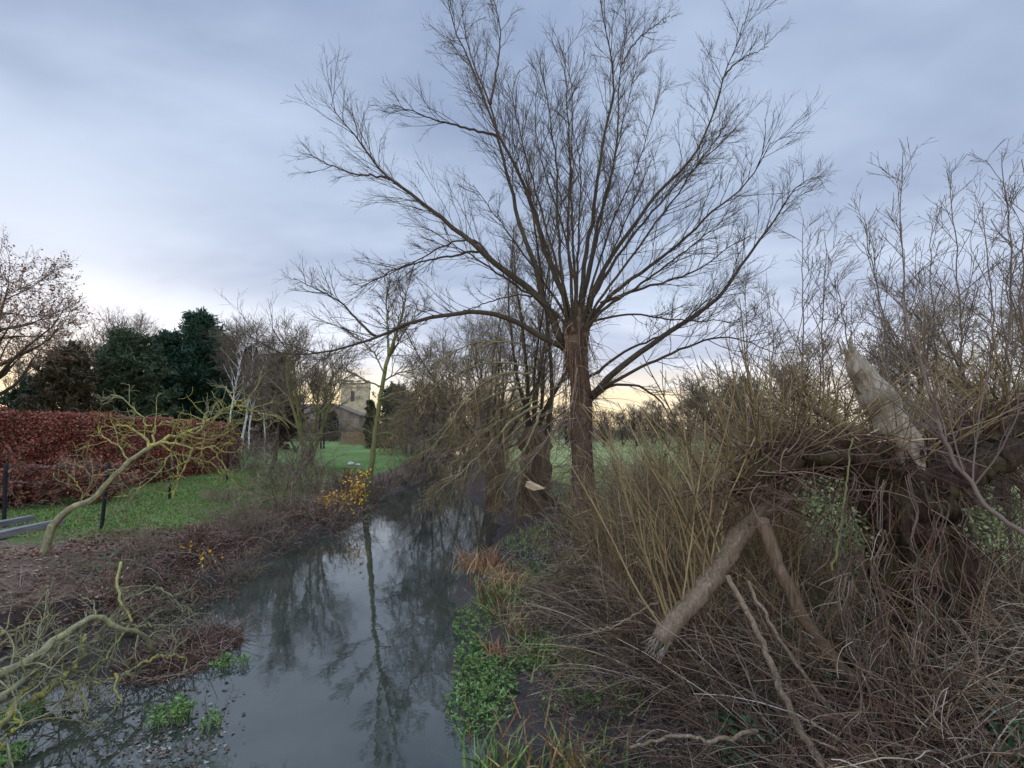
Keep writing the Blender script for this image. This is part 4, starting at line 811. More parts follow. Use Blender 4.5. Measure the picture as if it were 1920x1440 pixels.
# hanging dead climbers
for i, (x0, y0, x1, y1) in enumerate(((1600, 880, 1570, 1130), (1650, 900, 1655, 1300), (1720, 900, 1715, 1420), (1640, 1080, 1690, 1420), (1760, 930, 1735, 1250), (1590, 1100, 1600, 1440))):
    lab = ['thin strand curtain of dead climber left of the split trunk', 'grey dead climber hanging in front of the split trunk, left side', 'longest dead climber bundle down the middle of the split trunk', 'dead climber bundle bending over the lowest brambles', 'short dead climber bundle right of the split trunk', 'dead climber bundle trailing to the bottom of photo'][i]
    P = traced([(x0, y0), ((x0 + x1) / 2 + 12, (y0 + y1) / 2), (x1, y1)], SY - .75 - .12 * i, SY - 1.1 - .12 * i, 14, .02); n = 6; root = thing('dead_climber', lab, 'climber', P[-1], 'dead climbers hanging on the broken willow')
    Q = P[None] + rng.normal(0, .045, (n, 1, 3)) + np.cumsum(np.cumsum(rng.normal(0, .0035, (n, 14, 3)), 1), 1); Q = np.stack([catmull(q_, 30) for q_ in Q]); MB().tubes(Q, np.tile(np.full(30, .0042), (n, 1)) * np.exp(rng.normal(0, .35, (n, 1))), 4).build('vine_bundle', 'shaded_twig', root)
    A, ra = sprout(Q, np.full((n, 30), .005), 4, .1, 1, 50, .4, .3, 9, .12, (0, 0, -.15), 0, (.004, .003)); MB().tubes(A, ra, 3).build('tendril_mass', 'mauve_twig', root)

M['pale_ivy'] = leaf_mat('pale_ivy', [(0.06, 0.075, 0.03), (0.15, 0.18, 0.075), (0.26, 0.28, 0.14)])
for px, py, rr_, lab in ((1592, 1005, .17, 'pale green ivy cluster hanging left of the split trunk'), (1532, 950, .14, 'smaller pale green ivy cluster under the left fallen limb'), (1848, 985, .15, 'pale green ivy cluster right of the split trunk')):
    c = at(px, py, SY - .55); root = thing('ivy_cluster', lab, 'climber', c); q = c + rng.normal(0, 1, (420, 3)) * [rr_ * .5, rr_ * .4, rr_ * .8]; cb = MB().leaves(q, .042 * rng.uniform(.4, 1.5, 420), None, .2, .6); cb.build('foliage', 'pale_ivy', root)
    Q = grow(np.tile(c + [0, .25, .35], (14, 1)) + rng.normal(0, .05, (14, 3)), rng.normal(0, .35, (14, 3)) + [0, -.3, -1], np.full(14, .75), 9, .12); MB().tubes(Q, np.tile(taper(.006, .003, 9), (14, 1)), 4).build('vine_bundle', 'shaded_twig', root)
# logs and poles
def log(px, Y0, Y1, r0, r1, mat, lab, cat='log', name='fallen_log', ridge=.07, n=26, k=16, cut=False):
    P = traced(px, Y0, Y1, n, .008); root = thing(name, lab, cat, P[0]); trunk_tube(MB(), P, taper(r0, r1, n), k, ridge, 3, int(px[0][0])).build('stem', mat, root)
    return root, P
lg, LP = log([(1238, 1200), (1270, 1160), (1310, 1115), (1350, 1060), (1385, 1005), (1420, 965), (1470, 930)], 4.75, 5.1, .095, .10, 'pale_stick', 'pale leaning willow log with a broken hollow end and green shoots', ridge=.10)
# torn end
mb = MB(); e = LP[0]; axd = nrm(LP[0] - LP[3]); B = e - axd * .06 + nrm(np.cross(rng.normal(size=(70, 3)), axd)) * rng.uniform(.02, .088, (70, 1)); mb.tubes(grow(B, axd + rng.normal(0, .12, (70, 3)), rng.uniform(.07, .24, 70), 5, .06), np.tile(taper(.016, .002, 5), (70, 1)) * rng.uniform(.5, 1.2, (70, 1)), 5).build('torn_end', 'dead_wood', lg)
n = 42; i = rng.integers(0, 26, n); D = unit_random(n) * [.45, .3, .2] + [-.28, 0, 1]; Q = grow(LP[i], D, rng.uniform(.9, 2.2, n), 12, .05, (0, 0, .01)); rq = np.tile(taper(.012, .0045, 12), (n, 1)); A, ra = sprout(Q, rq, 7, .25, 1, 30, .5, .25, 6, .08, (0, 0, .02), .1, (.005, .0035))
MB().tubes(Q, rq, 5).tubes(A, ra, 3).build('shoot_clump', 'olive_twig', lg)
log([(1428, 975), (1450, 1040), (1480, 1110), (1520, 1180), (1560, 1230), (1605, 1285)], 4.7, 4.3, .062, .05, 'brown_pole', 'thick brown pole with peeling bark leaning under the broken willow')
log([(1362, 1075), (1400, 1150), (1440, 1230), (1470, 1310), (1510, 1385), (1545, 1450)], 4.5, 3.7, .022, .03, 'pale_stick', 'long thin grey pole sloping to the bottom of the photo', 'branch', 'fallen_branch', k=10)
log([(1400, 1090), (1440, 1160), (1490, 1240), (1550, 1320), (1600, 1380)], 4.6, 4.0, .016, .018, 'pale_stick', 'thin grey branch lying beside the thick brown pole', 'branch', 'fallen_branch', k=8)
log([(1255, 1125), (1210, 1140), (1160, 1170), (1100, 1190)], 4.9, 5.2, .012, .008, 'pale_stick', 'curved pale twig reaching left from the broken log end', 'branch', 'fallen_branch', k=7)
gs, GP = log([(1690, 560), (1713, 647), (1730, 693), (1760, 793), (1790, 860), (1827, 913), (1853, 953), (1925, 1005)], 4.3, 3.6, .009, .017, 'sapling_twig', 'green arching willow stem crossing in front of the fallen right limb', 'branch', 'leaning_stem', k=9)
A, ra = sprout(GP[::-1][None], taper(.017, .009, 26)[None], 14, .2, 1, 38, .9, .5, 8, .06, (0, 0, .02), .1, (.009, .005)); Bm, rb = sprout(A, ra, 4, .2, 1, 34, .35, .2, 5, .08, (0, 0, .02), .03, (.005, .0035)); MB().tubes(A, ra, 4).tubes(Bm, rb, 3).build('twig_spray', 'sapling_twig', gs)
log([(1560, 1070), (1580, 960), (1590, 880), (1598, 820)], 4.4, 4.8, .012, .008, 'moss_bark', 'upright green stem in front of the split trunk', 'branch', 'leaning_stem', k=7)
log([(1420, 1370), (1340, 1390), (1270, 1380), (1180, 1400)], 3.9, 4.0, .016, .01, 'pale_stick', 'bent grey branch lying on the leaf litter at bottom', 'branch', 'fallen_branch', k=8)
log([(1120, 1010), (1085, 1030), (1060, 1060), (1052, 1080)], 8.0, 7.8, .014, .008, 'pale_stick', 'pale snapped twig standing beside the bank of leaf litter', 'branch', 'fallen_branch', k=7)
# cut block of wood by the willow
c = at(1000, 912, 12.6); u = nrm(at(1018, 922, 12.4) - at(982, 905, 12.7)); v = nrm(np.cross(u, [0, 1, .3])); w = np.cross(u, v); bx = MB()
for s, sl_, hw in ((1, .19, .07),):
    V = np.array([c + u * a * sl_ + v * b_ * hw + w * d * .08 + (u * .12 * b_ if a > 0 else 0) for a in (-1, 1) for b_ in (-1, 1) for d in (-1, 1)]); bx.add(V, [[0, 1, 3, 2], [4, 6, 7, 5], [0, 4, 5, 1], [2, 3, 7, 6], [0, 2, 6, 4], [1, 5, 7, 3]])
cut = thing('cut_branch', 'short cut end of pale orange wood lying left of the tall willow', 'branch', c); bx.build('sawn_face', 'cut_wood', cut, smooth=False)
P = np.linspace(c + u * .14, c + u * 1.1 - [0, 0, .35], 8); MB().tubes(P[None], taper(.075, .05, 8)[None], 9, True).build('stem', 'red_bark', cut)

# ================================================================== WILLOW SCRUB
scrubs = [(1150, 8.6, 2.1, 1.5, 'olive_twig', 'olive willow scrub in front of the tall willow trunk'), (1235, 7.8, 2.4, 1.6, 'tan_twig', 'tan willow scrub right of the tall willow trunk'), (1310, 7.0, 2.3, 1.5, 'olive_twig', 'olive willow scrub above the pale leaning log'), (1390, 7.6, 2.6, 1.6, 'tan_twig', 'taller tan willow scrub above the log root'),
          (1435, 6.6, 2.3, 1.1, 'olive_twig', 'olive willow scrub left of the broken pollard'), (1130, 10.4, 1.7, 1.5, 'mauve_twig', 'brown scrub at the foot of the tall willow'), (1290, 9.6, 2.6, 1.8, 'olive_twig', 'olive scrub thicket standing on the field edge'), (1400, 10.5, 3.0, 2.0, 'tan_twig', 'tall tan scrub thicket on the field edge'),
          (1840, 6.4, 2.6, 1.6, 'sapling_twig', 'brown scrub behind the fallen right limb'), (1210, 11.5, 2.3, 1.8, 'tan_twig', 'tan scrub beyond the willow at field edge')]
for px, Y, H, W_, mt, lab in scrubs:
    shrub('willow_scrub', lab, 'shrub', foot(px, Y), H, W_, 32, (8, 4), .8, mt, .0, 'willow scrub on the right bank', tilt=(-.12, 0), wob=.075, rbase=.009, split=True, ups=.75)
# arching brown twig thickets sweeping left over the litter
arch = [(1290, 5.6, 1.9, 'shaded_twig', 'brown arching twig thicket left of the pale log'), (1230, 6.4, 2.0, 'tan_twig', 'tan arching twig thicket sweeping toward the river'), (1180, 7.4, 1.9, 'shaded_twig', 'brown arching thicket above the purple leaf litter'), (1340, 4.5, 1.7, 'shaded_twig', 'low bramble thicket below the broken log end'), (1140, 8.8, 1.6, 'tan_twig', 'tan arching thicket by the river bank below the willow'),
        (1480, 4.2, 1.6, 'shaded_twig', 'low bramble thicket between the fallen poles'), (1620, 4.1, 1.5, 'tan_twig', 'low bramble thicket before the split trunk'), (1800, 4.0, 1.6, 'mauve_twig', 'low bramble thicket at the bottom right corner'), (1920, 4.6, 1.7, 'tan_twig', 'arching bramble thicket at the right edge'), (1420, 5.2, 1.7, 'mauve_twig', 'bramble thicket around the pole tops'), (1560, 5.0, 1.4, 'shaded_twig', 'bramble thicket at the left foot of split trunk'), (1700, 3.6, 1.2, 'mauve_twig', 'lowest bramble thicket along the bottom edge')]
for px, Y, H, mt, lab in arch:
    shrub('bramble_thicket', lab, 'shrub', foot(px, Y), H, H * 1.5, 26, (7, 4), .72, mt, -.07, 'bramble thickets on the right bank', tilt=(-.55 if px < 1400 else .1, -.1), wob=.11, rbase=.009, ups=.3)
# loose ground tangle
def tangle(name, mat, N_, xr_, yr, L, r, label, cat, up=.5, trop=-.12, dens=None, wob=.16, bias=(0, 0)):
    x = rng.uniform(*xr_, N_ * 3); y = rng.uniform(*yr, N_ * 3); xl, xr2 = edges(y); keep = dens(x, y, xl, xr2) > rng.random(N_ * 3); x, y = x[keep][:N_], y[keep][:N_]; n = len(x)
    B = np.stack([x, y, ground_z(x, y)], -1); P = grow(B, unit_random(n) * [1, 1, .5] + [bias[0], bias[1], up], rng.uniform(*L, n), 7, wob, (0, 0, trop)); P[..., 2] = np.maximum(P[..., 2], ground_z(P[..., 0], P[..., 1]) + .015)
    o = MB().tubes(P, np.tile(taper(r, r * .5, 7), (n, 1)) * np.minimum(np.exp(rng.normal(-.15, .38, (n, 1))), 1.5), 4).build(name, mat); tag(o, label, cat, kind='stuff'); return P
tangle('dead_bracken', 'shaded_twig', 5000, (0, 8.5), (2.8, 9), (.25, .9), .0045, 'tangle of dead bramble stems over the right bank', 'undergrowth', .6, -.14, lambda x, y, a, b: ((x - b) > 2.5 - .06 * (y - 4)) * (1 - .75 * sm((y - 6) / 3)))
tangle('arching_stems', 'tan_twig', 1500, (.9, 6.6), (3.4, 7.2), (.7, 2.0), .0042, 'long thin tan bramble stems arching across the right bank', 'undergrowth', 1.1, -.12, lambda x, y, a, b: (x - b) > 2.0, wob=.09, bias=(-.25, 0))
tangle('grey_stems', 'mauve_twig', 1700, (1.2, 7), (3.0, 7.2), (.6, 1.8), .004, 'criss-crossing grey and rust bramble stems on the right bank', 'undergrowth', .9, -.14, lambda x, y, a, b: (x - b) > 2.2, wob=.12)
tangle('standing_shoots', 'olive_twig', 420, (1.2, 4.2), (4.6, 9), (1.0, 2.2), .0045, 'thin upright olive shoots rising through the brambles', 'undergrowth', 2.6, .0, lambda x, y, a, b: (x - b) > 2.0, wob=.06)
tangle('fallen_twigs', 'tan_twig', 3500, (0, 7), (3.5, 13), (.2, .7), .004, 'thin dead twigs strewn on the right bank', 'undergrowth', .25, -.1, lambda x, y, a, b: (x - b) > 1.0)
tangle('dead_herbs', 'dead_herb', 17000, (-13, -4.5), (4.5, 24), (.12, .48), .0038, 'dry brown herb stems covering the left bank', 'undergrowth', .9, -.12, lambda x, y, a, b: ((a - x) > .05) * ((a - x) < 2.6) * (1 - .8 * sm((a - x - 1.2) / 1.2)) * np.clip(.75 + .5 * bumps(x, y, .6, 4), .15, 1))
tangle('dead_grass', 'straw_twig', 9000, (-13.5, -5.5), (5, 20), (.08, .34), .003, 'pale dead grass and stalks on the left bank top', 'undergrowth', 1.0, -.10, lambda x, y, a, b: ((a - x) > .5) * ((a - x) < 4.2 - 2.2 * sm((y - 9) / 2)) * np.clip(.2 + .7 * bumps(x, y, .5, 7), .02, 1))
tangle('bank_stems', 'mauve_twig', 6000, (-13, -4.5), (4.5, 24), (.25, .8), .004, 'brown bramble stems hanging over the left water edge', 'undergrowth', .5, -.2, lambda x, y, a, b: ((a - x) > -.05) * ((a - x) < 1.5), bias=(.35, -.1))

# ================================================================== LEFT BANK SHRUBS
lsh = [(470, 12.6, 1.3, 'dead_herb', 'grey-brown dry shrub on the left bank above the water', None), (540, 15.5, 1.7, 'mauve_twig', 'purplish bare shrub left of the yellow bramble', None), (590, 18.0, 2.0, 'mauve_twig', 'tall purplish shrub behind the yellow bramble', None), (500, 17.0, 1.8, 'far_twig', 'brown shrub at the lawn edge behind the left bank', None), (640, 19.5, 1.5, 'mauve_twig', 'purplish shrub left of the slim mossy tree', None),
       (430, 14.5, 1.2, 'dead_herb', 'low dry shrub beside the right fence post', None), (725, 23.5, 1.4, 'mauve_twig', 'reddish purple shrub right of the slim mossy tree', None), (765, 27.0, 1.5, 'mauve_twig', 'reddish purple shrub at the river bend', None), (700, 21.5, 1.1, 'dead_herb', 'greyish low shrub overhanging water by the slim mossy tree', None),
       (555, 22.0, 2.4, 'mauve_twig', 'tall brown shrub between lawn and far house', None), (390, 11.0, .9, 'mauve_twig', 'low reddish shrub on the near left bank', ('litter', .05, .12)), (250, 8.0, .8, 'dead_herb', 'low dry shrub by the fallen lichen branches', ('litter', .05, .12)), (790, 31, 1.6, 'far_twig', 'brown shrub on the left bank beyond the bend', None), (475, 24, 2.2, 'mauve_twig', 'brown shrub at the end of the red hedge', None), (492, 27, 2.6, 'dead_herb', 'tall dry shrub just right of the red hedge end', None)]
lsh += [(176, 7.0, .75, 'dead_herb', 'dry dead-stem tangle on the nearest left bank behind the lichen branches', ('litter', .05, .1)), (330, 8.2, .85, 'mauve_twig', 'ragged bramble over the near left water edge', ('ivy_leaf', .05, .06)), (405, 9.4, .9, 'mauve_twig', 'ragged bramble leaning out over the water below the fence', ('litter', .05, .1)), (462, 10.8, 1.0, 'dead_herb', 'tawny dead-stem clump at the water edge left of the yellow bramble', None), (520, 13.0, 1.2, 'mauve_twig', 'dark bramble drooping to the water just left of the yellow bramble', ('ivy_leaf', .055, .05)), (290, 9.6, .7, 'dead_herb', 'low dead-stem clump at the edge of the lawn', None)]
lsh = [(p, y, h * (1.0 if p > 450 and y > 12 else .85 if y < 11 else .62 if y < 20 else .8), m, l, f) for p, y, h, m, l, f in lsh]
for px, Y, H, W_, mt, lab in ((800, 33, 5.2, 5.0, 'far_twig', 'big rounded bare bush on the left bank at the river bend'), (745, 40, 4.6, 5, 'olive_twig', 'olive bare bush on the far lawn edge right of the slim mossy tree'), (855, 38, 6.5, 6, 'far_twig', 'big bare bush closing the far end of the river'), (905, 27, 5.4, 4.5, 'olive_twig', 'olive bare bush on right bank behind the drooping willow branches'),
     (930, 33, 6.5, 5, 'far_twig', 'tall brown bush on right bank beyond the olive one'), (775, 48, 6, 6, 'far_twig', 'wide brown bush beyond the far lawn by the river'), (885, 46, 7.5, 6, 'olive_twig', 'tallest olive bush far along the right bank')):
    shrub('bank_bush', lab, 'bush', foot(px, Y), H, W_, 24, (8, 5), Y / 26, mt, -.01, 'tall bare bushes at the river bend', wob=.13, rbase=.02)
for px, Y, H, mt, lab, lf in lsh:
    shrub('bank_shrub', lab, 'shrub', foot(px, Y), H, H * 1.15, 18, (7, 5), max(.7, Y / 21), mt, -.015, 'shrubs along the left bank', wob=.14, rbase=.012, leaf=lf)
b = on_level(628, 972, .35); yb = shrub('yellow_bramble', 'bramble with bright yellow leaves overhanging the water on the left bank', 'shrub', b, 1.35, 2.2, 26, (8, 5), 1.0, 'mauve_twig', -.05, rbase=.01, tilt=(.25, -.1))
lx = rng.uniform(0, 1, 900); q = at(556 + 132 * lx + rng.normal(0, 6, 900), 978 - 20 * lx - 58 * lx ** .6 * rng.random(900) ** .8 - rng.random(900) * 14, 0.0 + rng.uniform(16.2, 17.6, 900)); keep = bumps(q[:, 0], q[:, 2], .22, 5) > -.45
MB().leaves(q[keep], .10 * rng.uniform(.35, 1.3, keep.sum()), None, .2, .6).build('foliage', 'yellow_leaf', yb)
q = at(rng.uniform(640, 695, 60), rng.uniform(880, 902, 60), rng.uniform(18.5, 19.5, 60)); MB().leaves(q, .11, None, .2, .75).build('foliage', 'yellow_leaf', yb)
for px, py, lab in ((385, 1060, 'few yellow leaves on stems near the water edge'), (345, 1045, 'yellow leaves on the near left bank top'), (235, 1025, 'single yellow leaves spray beside the leaning lichen tree')):
    p = on_level(px, py, .5); root = thing('yellow_spray', lab, 'plant', p); B = np.tile(p - [0, 0, .2], (7, 1)) + rng.normal(0, .12, (7, 3)) * [1, 1, 0]; Q = grow(B, unit_random(7) * .5 + [0, 0, 1], np.full(7, .5), 6); MB().tubes(Q, np.tile(taper(.006, .003, 6), (7, 1)), 3).build('stem_clump', 'dead_herb', root); q = Q[:, 3:].reshape(-1, 3); MB().leaves(q + rng.normal(0, .03, q.shape), .075).build('foliage', 'yellow_leaf', root)

# ================================================================== LEANING LICHEN TREE
LY = 8.6
lt = thing('lichen_tree', 'leaning small tree crusted with yellow-green lichen over the left bank', 'tree', foot(80, LY))
P = traced([(72, 1075), (84, 1030), (100, 985), (133, 953), (173, 937), (200, 907), (227, 880), (253, 857), (283, 838)], LY, LY + .4, 30, .006); trunk_tube(MB(), P, taper(.066, .036, 30), 26, .10, 3, 31, fine=.08).build('trunk', 'lichen_grey', lt)
lb = [([(280, 840), (315, 822), (350, 812), (400, 783), (437, 757), (455, 748)], .055, 1.0), ([(440, 757), (470, 768), (495, 785), (498, 805)], .03, .9), ([(440, 755), (430, 740), (425, 725)], .02, .8), ([(283, 838), (262, 815), (240, 800), (207, 795)], .04, .3), ([(283, 800), (260, 775), (230, 745), (207, 740)], .02, .2),
      ([(300, 830), (340, 835), (370, 842), (400, 838), (430, 850)], .035, .4), ([(365, 840), (350, 870), (335, 900), (325, 935)], .028, .2), ([(330, 826), (310, 870), (270, 910), (215, 935)], .022, .1), ([(345, 815), (390, 825), (420, 815), (445, 830)], .03, 1.0), ([(395, 838), (415, 865), (430, 890), (445, 915)], .022, .6),
      ([(283, 838), (290, 805), (310, 790), (335, 795)], .03, .5), ([(370, 795), (390, 790), (410, 800), (430, 795)], .025, 1.2), ([(150, 950), (155, 925), (140, 900), (130, 890)], .012, -.2), ([(150, 948), (165, 915), (180, 890), (215, 880)], .012, -.3), ([(240, 868), (225, 840), (195, 820), (170, 815)], .025, .2), ([(300, 832), (330, 850), (380, 862), (410, 880), (420, 900)], .025, .8), ([(350, 812), (375, 805), (385, 780), (395, 770)], .02, .5)]
for px, r, dYt in lb:
    P = traced(px, LY + .4, LY + .4 + dYt, 14, .018); rd = taper(r * .72, .008, 14); lo = MB().tubes(P[None], rd[None], 7).build('limb', 'lichen', lt)
    mb = MB(); k = max(5, int(np.linalg.norm(P[-1] - P[0]) * 7)); A, ra = sprout(P[None], rd[None], int(k * 1.1), .15, 1, 55, .75, .4, 9, .24, (0, 0, .02), .1, (.010, .0045), True); Bm, rb = sprout(A, ra, 4, .2, 1, 50, .32, .2, 6, .24, (0, 0, .02), .05, (.0055, .003)); mb.tubes(A, ra, 4).tubes(Bm, rb, 3).build('twig_spray', 'lichen' if r > .024 else 'lichen_grey', lo)
# fallen lichen branches at bottom left
def z5(l): return [(x / 3, 960 + y / 3) for x, y in l]
fl = [([(-150, 960), (0, 925), (150, 860), (300, 720), (420, 650), (540, 590), (640, 640), (760, 680), (850, 740), (880, 810)], 4.9, 6.6, .055, 'thickest lichen branch arching out of the left bank into the water'), ([(-60, 1100), (60, 1010), (170, 920), (300, 790), (390, 690), (420, 640)], 4.6, 6.2, .04, 'pale-barked lichen branch rising from the left edge'), ([(-60, 720), (60, 670), (200, 610), (320, 570)], 5.6, 6.8, .022, 'bright yellow-green branch highest at the left edge'),
      ([(880, 810), (780, 860), (650, 940), (510, 950)], 6.5, 6.0, .018, 'thin pale branch dipping to the water near cress'), ([(690, 290), (670, 400), (690, 480), (720, 580), (700, 680), (560, 840), (440, 980)], 7.2, 5.9, .02, 'yellow-green stem standing up then curving down to the water'), ([(700, 500), (780, 450), (860, 420), (960, 470), (1040, 580)], 7.0, 7.2, .016, 'thin arched branch ending in the river'),
      ([(190, 1070), (340, 940), (420, 860), (470, 780), (480, 680)], 5.4, 6.3, .04, 'grey lichen branch propping the thick one'), ([(370, 940), (400, 1060), (420, 1150), (425, 1200)], 6.0, 5.7, .022, 'short branch standing in the water at left'), ([(650, 900), (660, 1000), (670, 1080), (645, 1200), (640, 1280)], 6.2, 5.6, .018, 'dark thin branch with its foot in the water'), ([(-60, 870), (80, 810), (200, 700), (240, 620)], 5.2, 6.3, .024, 'yellow-green curved branch between two thicker ones'),
      ([(-60, 960), (60, 900), (160, 880), (260, 830), (340, 820), (370, 900), (360, 1020)], 5.0, 6.0, .016, 'thin looping branch crossing the pale-barked one'), ([(-60, 1250), (20, 1190), (60, 1120), (130, 1010), (230, 900)], 4.4, 5.5, .035, 'lichen branch lowest in the left corner'), ([(-30, 1290), (10, 1330), (60, 1240), (110, 1190), (60, 1140)], 4.6, 4.8, .02, 'short twisted branch in the bottom left corner'), ([(880, 805), (960, 815), (1020, 810), (1050, 830)], 6.6, 6.7, .02, 'branch tip lying on the debris raft'),
      ([(380, 980), (430, 970), (470, 1040), (500, 1130)], 6.0, 5.7, .014, 'thin bent twig drooping between the water branches'), ([(560, 600), (700, 630), (840, 640), (920, 660)], 6.5, 6.9, .022, 'pale lichen branch running along the far side of the raft')]
for px, a, b, r, lab in fl:
    P = traced(z5(px), a, b, 20, .018); root = thing('lichen_branch', lab, 'branch', P[0], 'fallen lichen branches at the left water edge'); rd = taper(r, max(r * .4, .008), 20)
    trunk_tube(MB(), P, rd, 8, .1, 3, int(r * 1000)).build('stem', 'lichen' if rng.random() < .4 else 'lichen_grey', root); crown_on(P, rd, 6, .65, 55, .05, k3=3, k4=2, t0=.12, trop=(0, 0, -.03), thick=.7, wob=.2).build('twig_spray', 'lichen_grey', root)

# debris raft, cress and water plants
def cress(px, py, rx, ry, n, lab, z=.06, sz=.05, hgt=.14, grp='bright green cress clumps by the water'):
    c = on_level(px, py, z); root = thing('cress_clump', lab, 'plant', c, grp); a = rng.uniform(0, 6.28, n); q = rng.random(n) ** .6; x = c[0] + np.cos(a) * q * rx; y = c[1] + np.sin(a) * q * ry; g = np.maximum(ground_z(x, y), .0)
    B = np.stack([x, y, g], -1); h = hgt * rng.uniform(.4, 1.2, n) * (1 - .4 * q); Q = grow(B, rng.normal(0, .25, (n, 3)) + [0, 0, 1], h, 4, .1); cb = MB().tubes(Q, np.tile(taper(.004, .002, 4), (n, 1)), 3)
    t = Q[:, -1]; az = rng.uniform(0, 6.28, n * 8); out = np.stack([np.cos(az), np.sin(az), rng.uniform(-.1, .7, n * 8)], -1); sl8 = sz * rng.uniform(.35, 1.35, n * 8) * np.repeat(rng.uniform(.5, 1.3, n), 8); L = np.repeat(t, 8, 0) + out * (sl8 * .5)[:, None] + rng.normal(0, .15 * sz, (n * 8, 3)); cb.leaves(L, sl8, out * 3, .3, .34).build('foliage', 'cress_leaf', root)
cress(905, 1300, .40, .9, 390, 'largest bright green cress patch at the river edge', sz=.055)
cress(885, 1235, .24, .55, 130, 'cress patch tapering upstream from the largest', sz=.05)
cress(890, 1165, .36, .8, 190, 'thin cress on the mud below the rusty sedge', sz=.045)
cress(1000, 1240, .35, .5, 150, 'green plants among the sedge on the mud shelf', sz=.05)
cress(1070, 1270, .3, .4, 80, 'scattered cress at the inner edge of mud shelf', sz=.045)
cress(1060, 1330, .3, .25, 60, 'small cress on the black mud near the puddle', sz=.045)
cress(1160, 1300, .35, .3, 70, 'small green plants under the bramble edge', z=.3, sz=.045)
cress(322, 1340, .22, .2, 90, 'bright cress tuft on the debris raft', sz=.055, hgt=.2)
cress(420, 1240, .14, .14, 45, 'little cress tuft on the raft tip', sz=.045)
cress(395, 1352, .1, .12, 30, 'tiny cress sprig floating by the raft edge', sz=.04)
cress(455, 1238, .08, .08, 18, 'tiny cress sprig beyond the raft tip', sz=.04)
cress(40, 1335, .22, .18, 70, 'dark cress tuft under the lowest lichen branches', sz=.05)
cress(15, 1415, .2, .15, 60, 'dark cress tuft in the bottom left corner', sz=.05)
# debris raft
rf = on_level(345, 1215, .06); n = 900; a = rng.uniform(0, 6.28, n); q = rng.random(n) ** .7; B = np.stack([rf[0] + np.cos(a) * q * .75, rf[1] + np.sin(a) * q * .95, .02 + rng.random(n) * .16 * (1 - q)], -1)
raft = thing('debris_raft', 'dark raft of twigs and rotting leaves caught in the fallen branches', 'debris', rf); MB().tubes(grow(B, unit_random(n) * [1, 1, .45] + [0, 0, .18], rng.uniform(.12, .5, n), 5, .2), np.tile(taper(.006, .003, 5), (n, 1)), 3).build('twig_heap', 'mauve_twig', raft)
n = 1600; a = rng.uniform(0, 6.28, n); q = rng.random(n) ** .6; B = np.stack([rf[0] + np.cos(a) * q * .7, rf[1] + np.sin(a) * q * .9, .015 + rng.random(n) * .2 * (1 - q)], -1); MB().leaves(B, .06 * rng.uniform(.5, 1.3, n), None, .4).build('leaf_heap', 'litter', raft)
# floating leaves and foam between branches
px_, py_ = rng.uniform(-40, 460, 2600), rng.uniform(1200, 1450, 2600); wt = np.exp(-((px_ - 300 - (1400 - py_) * .45) / 110) ** 2) * np.exp(-((py_ - 1385) / 75) ** 2) + .12 * (px_ < 380); k = rng.random(2600) < wt
q = on_level(px_[k], py_[k], .012); q[:, 2] = .008 + rng.random(k.sum()) * .01; tag(MB().leaves(q, .05 * np.minimum(np.exp(rng.normal(-.35, .5, k.sum())), 1.6), None, .97, .55).build('floating_leaves', 'float_leaf'), 'pale leaves and scum floating among the fallen branches', 'leaves', kind='stuff')

# sedges and reeds
def sedge(px, py, n, L, mats, lab, z=.1, spread=.16, bend=.45, w=.009):
    c = on_level(px, py, z); c[2] = max(gz(c[0], c[1]), 0); root = thing('sedge_clump', lab, 'sedge', c, 'sedge and reed clumps on the right bank')
    for mt, f in mats:
        m = int(n * f); B = c + rng.normal(0, spread, (m, 3)) * [1, 1, 0]; D = rng.normal(0, .38, (m, 3)) * [1, 1, .2] + [0, 0, 1]; MB().blades(B, D, L * rng.uniform(.5, 1.15, m), w * rng.uniform(.7, 1.4, m), bend, 6).build('foliage', mt, root)
sedge(905, 1075, 170, .62, (('reed_rust', 1.0),), 'rust-coloured dead sedge farthest upstream at the river edge', spread=.28)
sedge(950, 1092, 110, .5, (('reed_rust', 1.0),), 'rust-coloured dead sedge beside the purple litter', z=.2, spread=.24)
sedge(925, 1130, 100, .62, (('reed_green', .55), ('reed_rust', .45)), 'half green half rust sedge below the dead one', spread=.15)
sedge(950, 1165, 60, .5, (('reed_green', .6), ('reed_rust', .4)), 'yellowing sedge with folded blades in the middle of the mud shelf')
sedge(978, 1130, 50, .45, (('reed_green', .9), ('reed_rust', .1)), 'fresh green sedge next to the tan stump')
sedge(930, 1232, 45, .4, (('reed_rust', 1.0),), 'small reddish dead sedge among the cress', spread=.07)
sedge(980, 1195, 45, .5, (('reed_green', .3), ('reed_rust', .7)), 'pale straw sedge bent over toward the litter', spread=.1)
sedge(1030, 1215, 120, .34, (('reed_green', 1.0),), 'grassy green clump under the bramble edge', z=.2, spread=.25)
sedge(915, 1440, 40, .5, (('reed_green', 1.0),), 'arching green reed at the bottom of the photo', spread=.1, w=.012)
sedge(960, 1450, 50, .42, (('reed_green', .7), ('reed_rust', .3)), 'green reed right of the arching one at bottom', spread=.14, w=.011)
sedge(1065, 1445, 50, .42, (('reed_rust', .6), ('reed_green', .4)), 'straw and green reed standing in the bottom mud', spread=.12, w=.011)
sedge(985, 1395, 16, .42, (('reed_rust', 1.0),), 'few upright dead reeds in the puddle', spread=.2, bend=.1)
sedge(1210, 1430, 70, .28, (('reed_green', 1.0),), 'low grass clump in the bottom leaf litter', z=.35, spread=.22)
sedge(1110, 1395, 40, .3, (('reed_green', .8), ('reed_rust', .2)), 'thin grass clump left of the bent grey branch', z=.2, spread=.2)
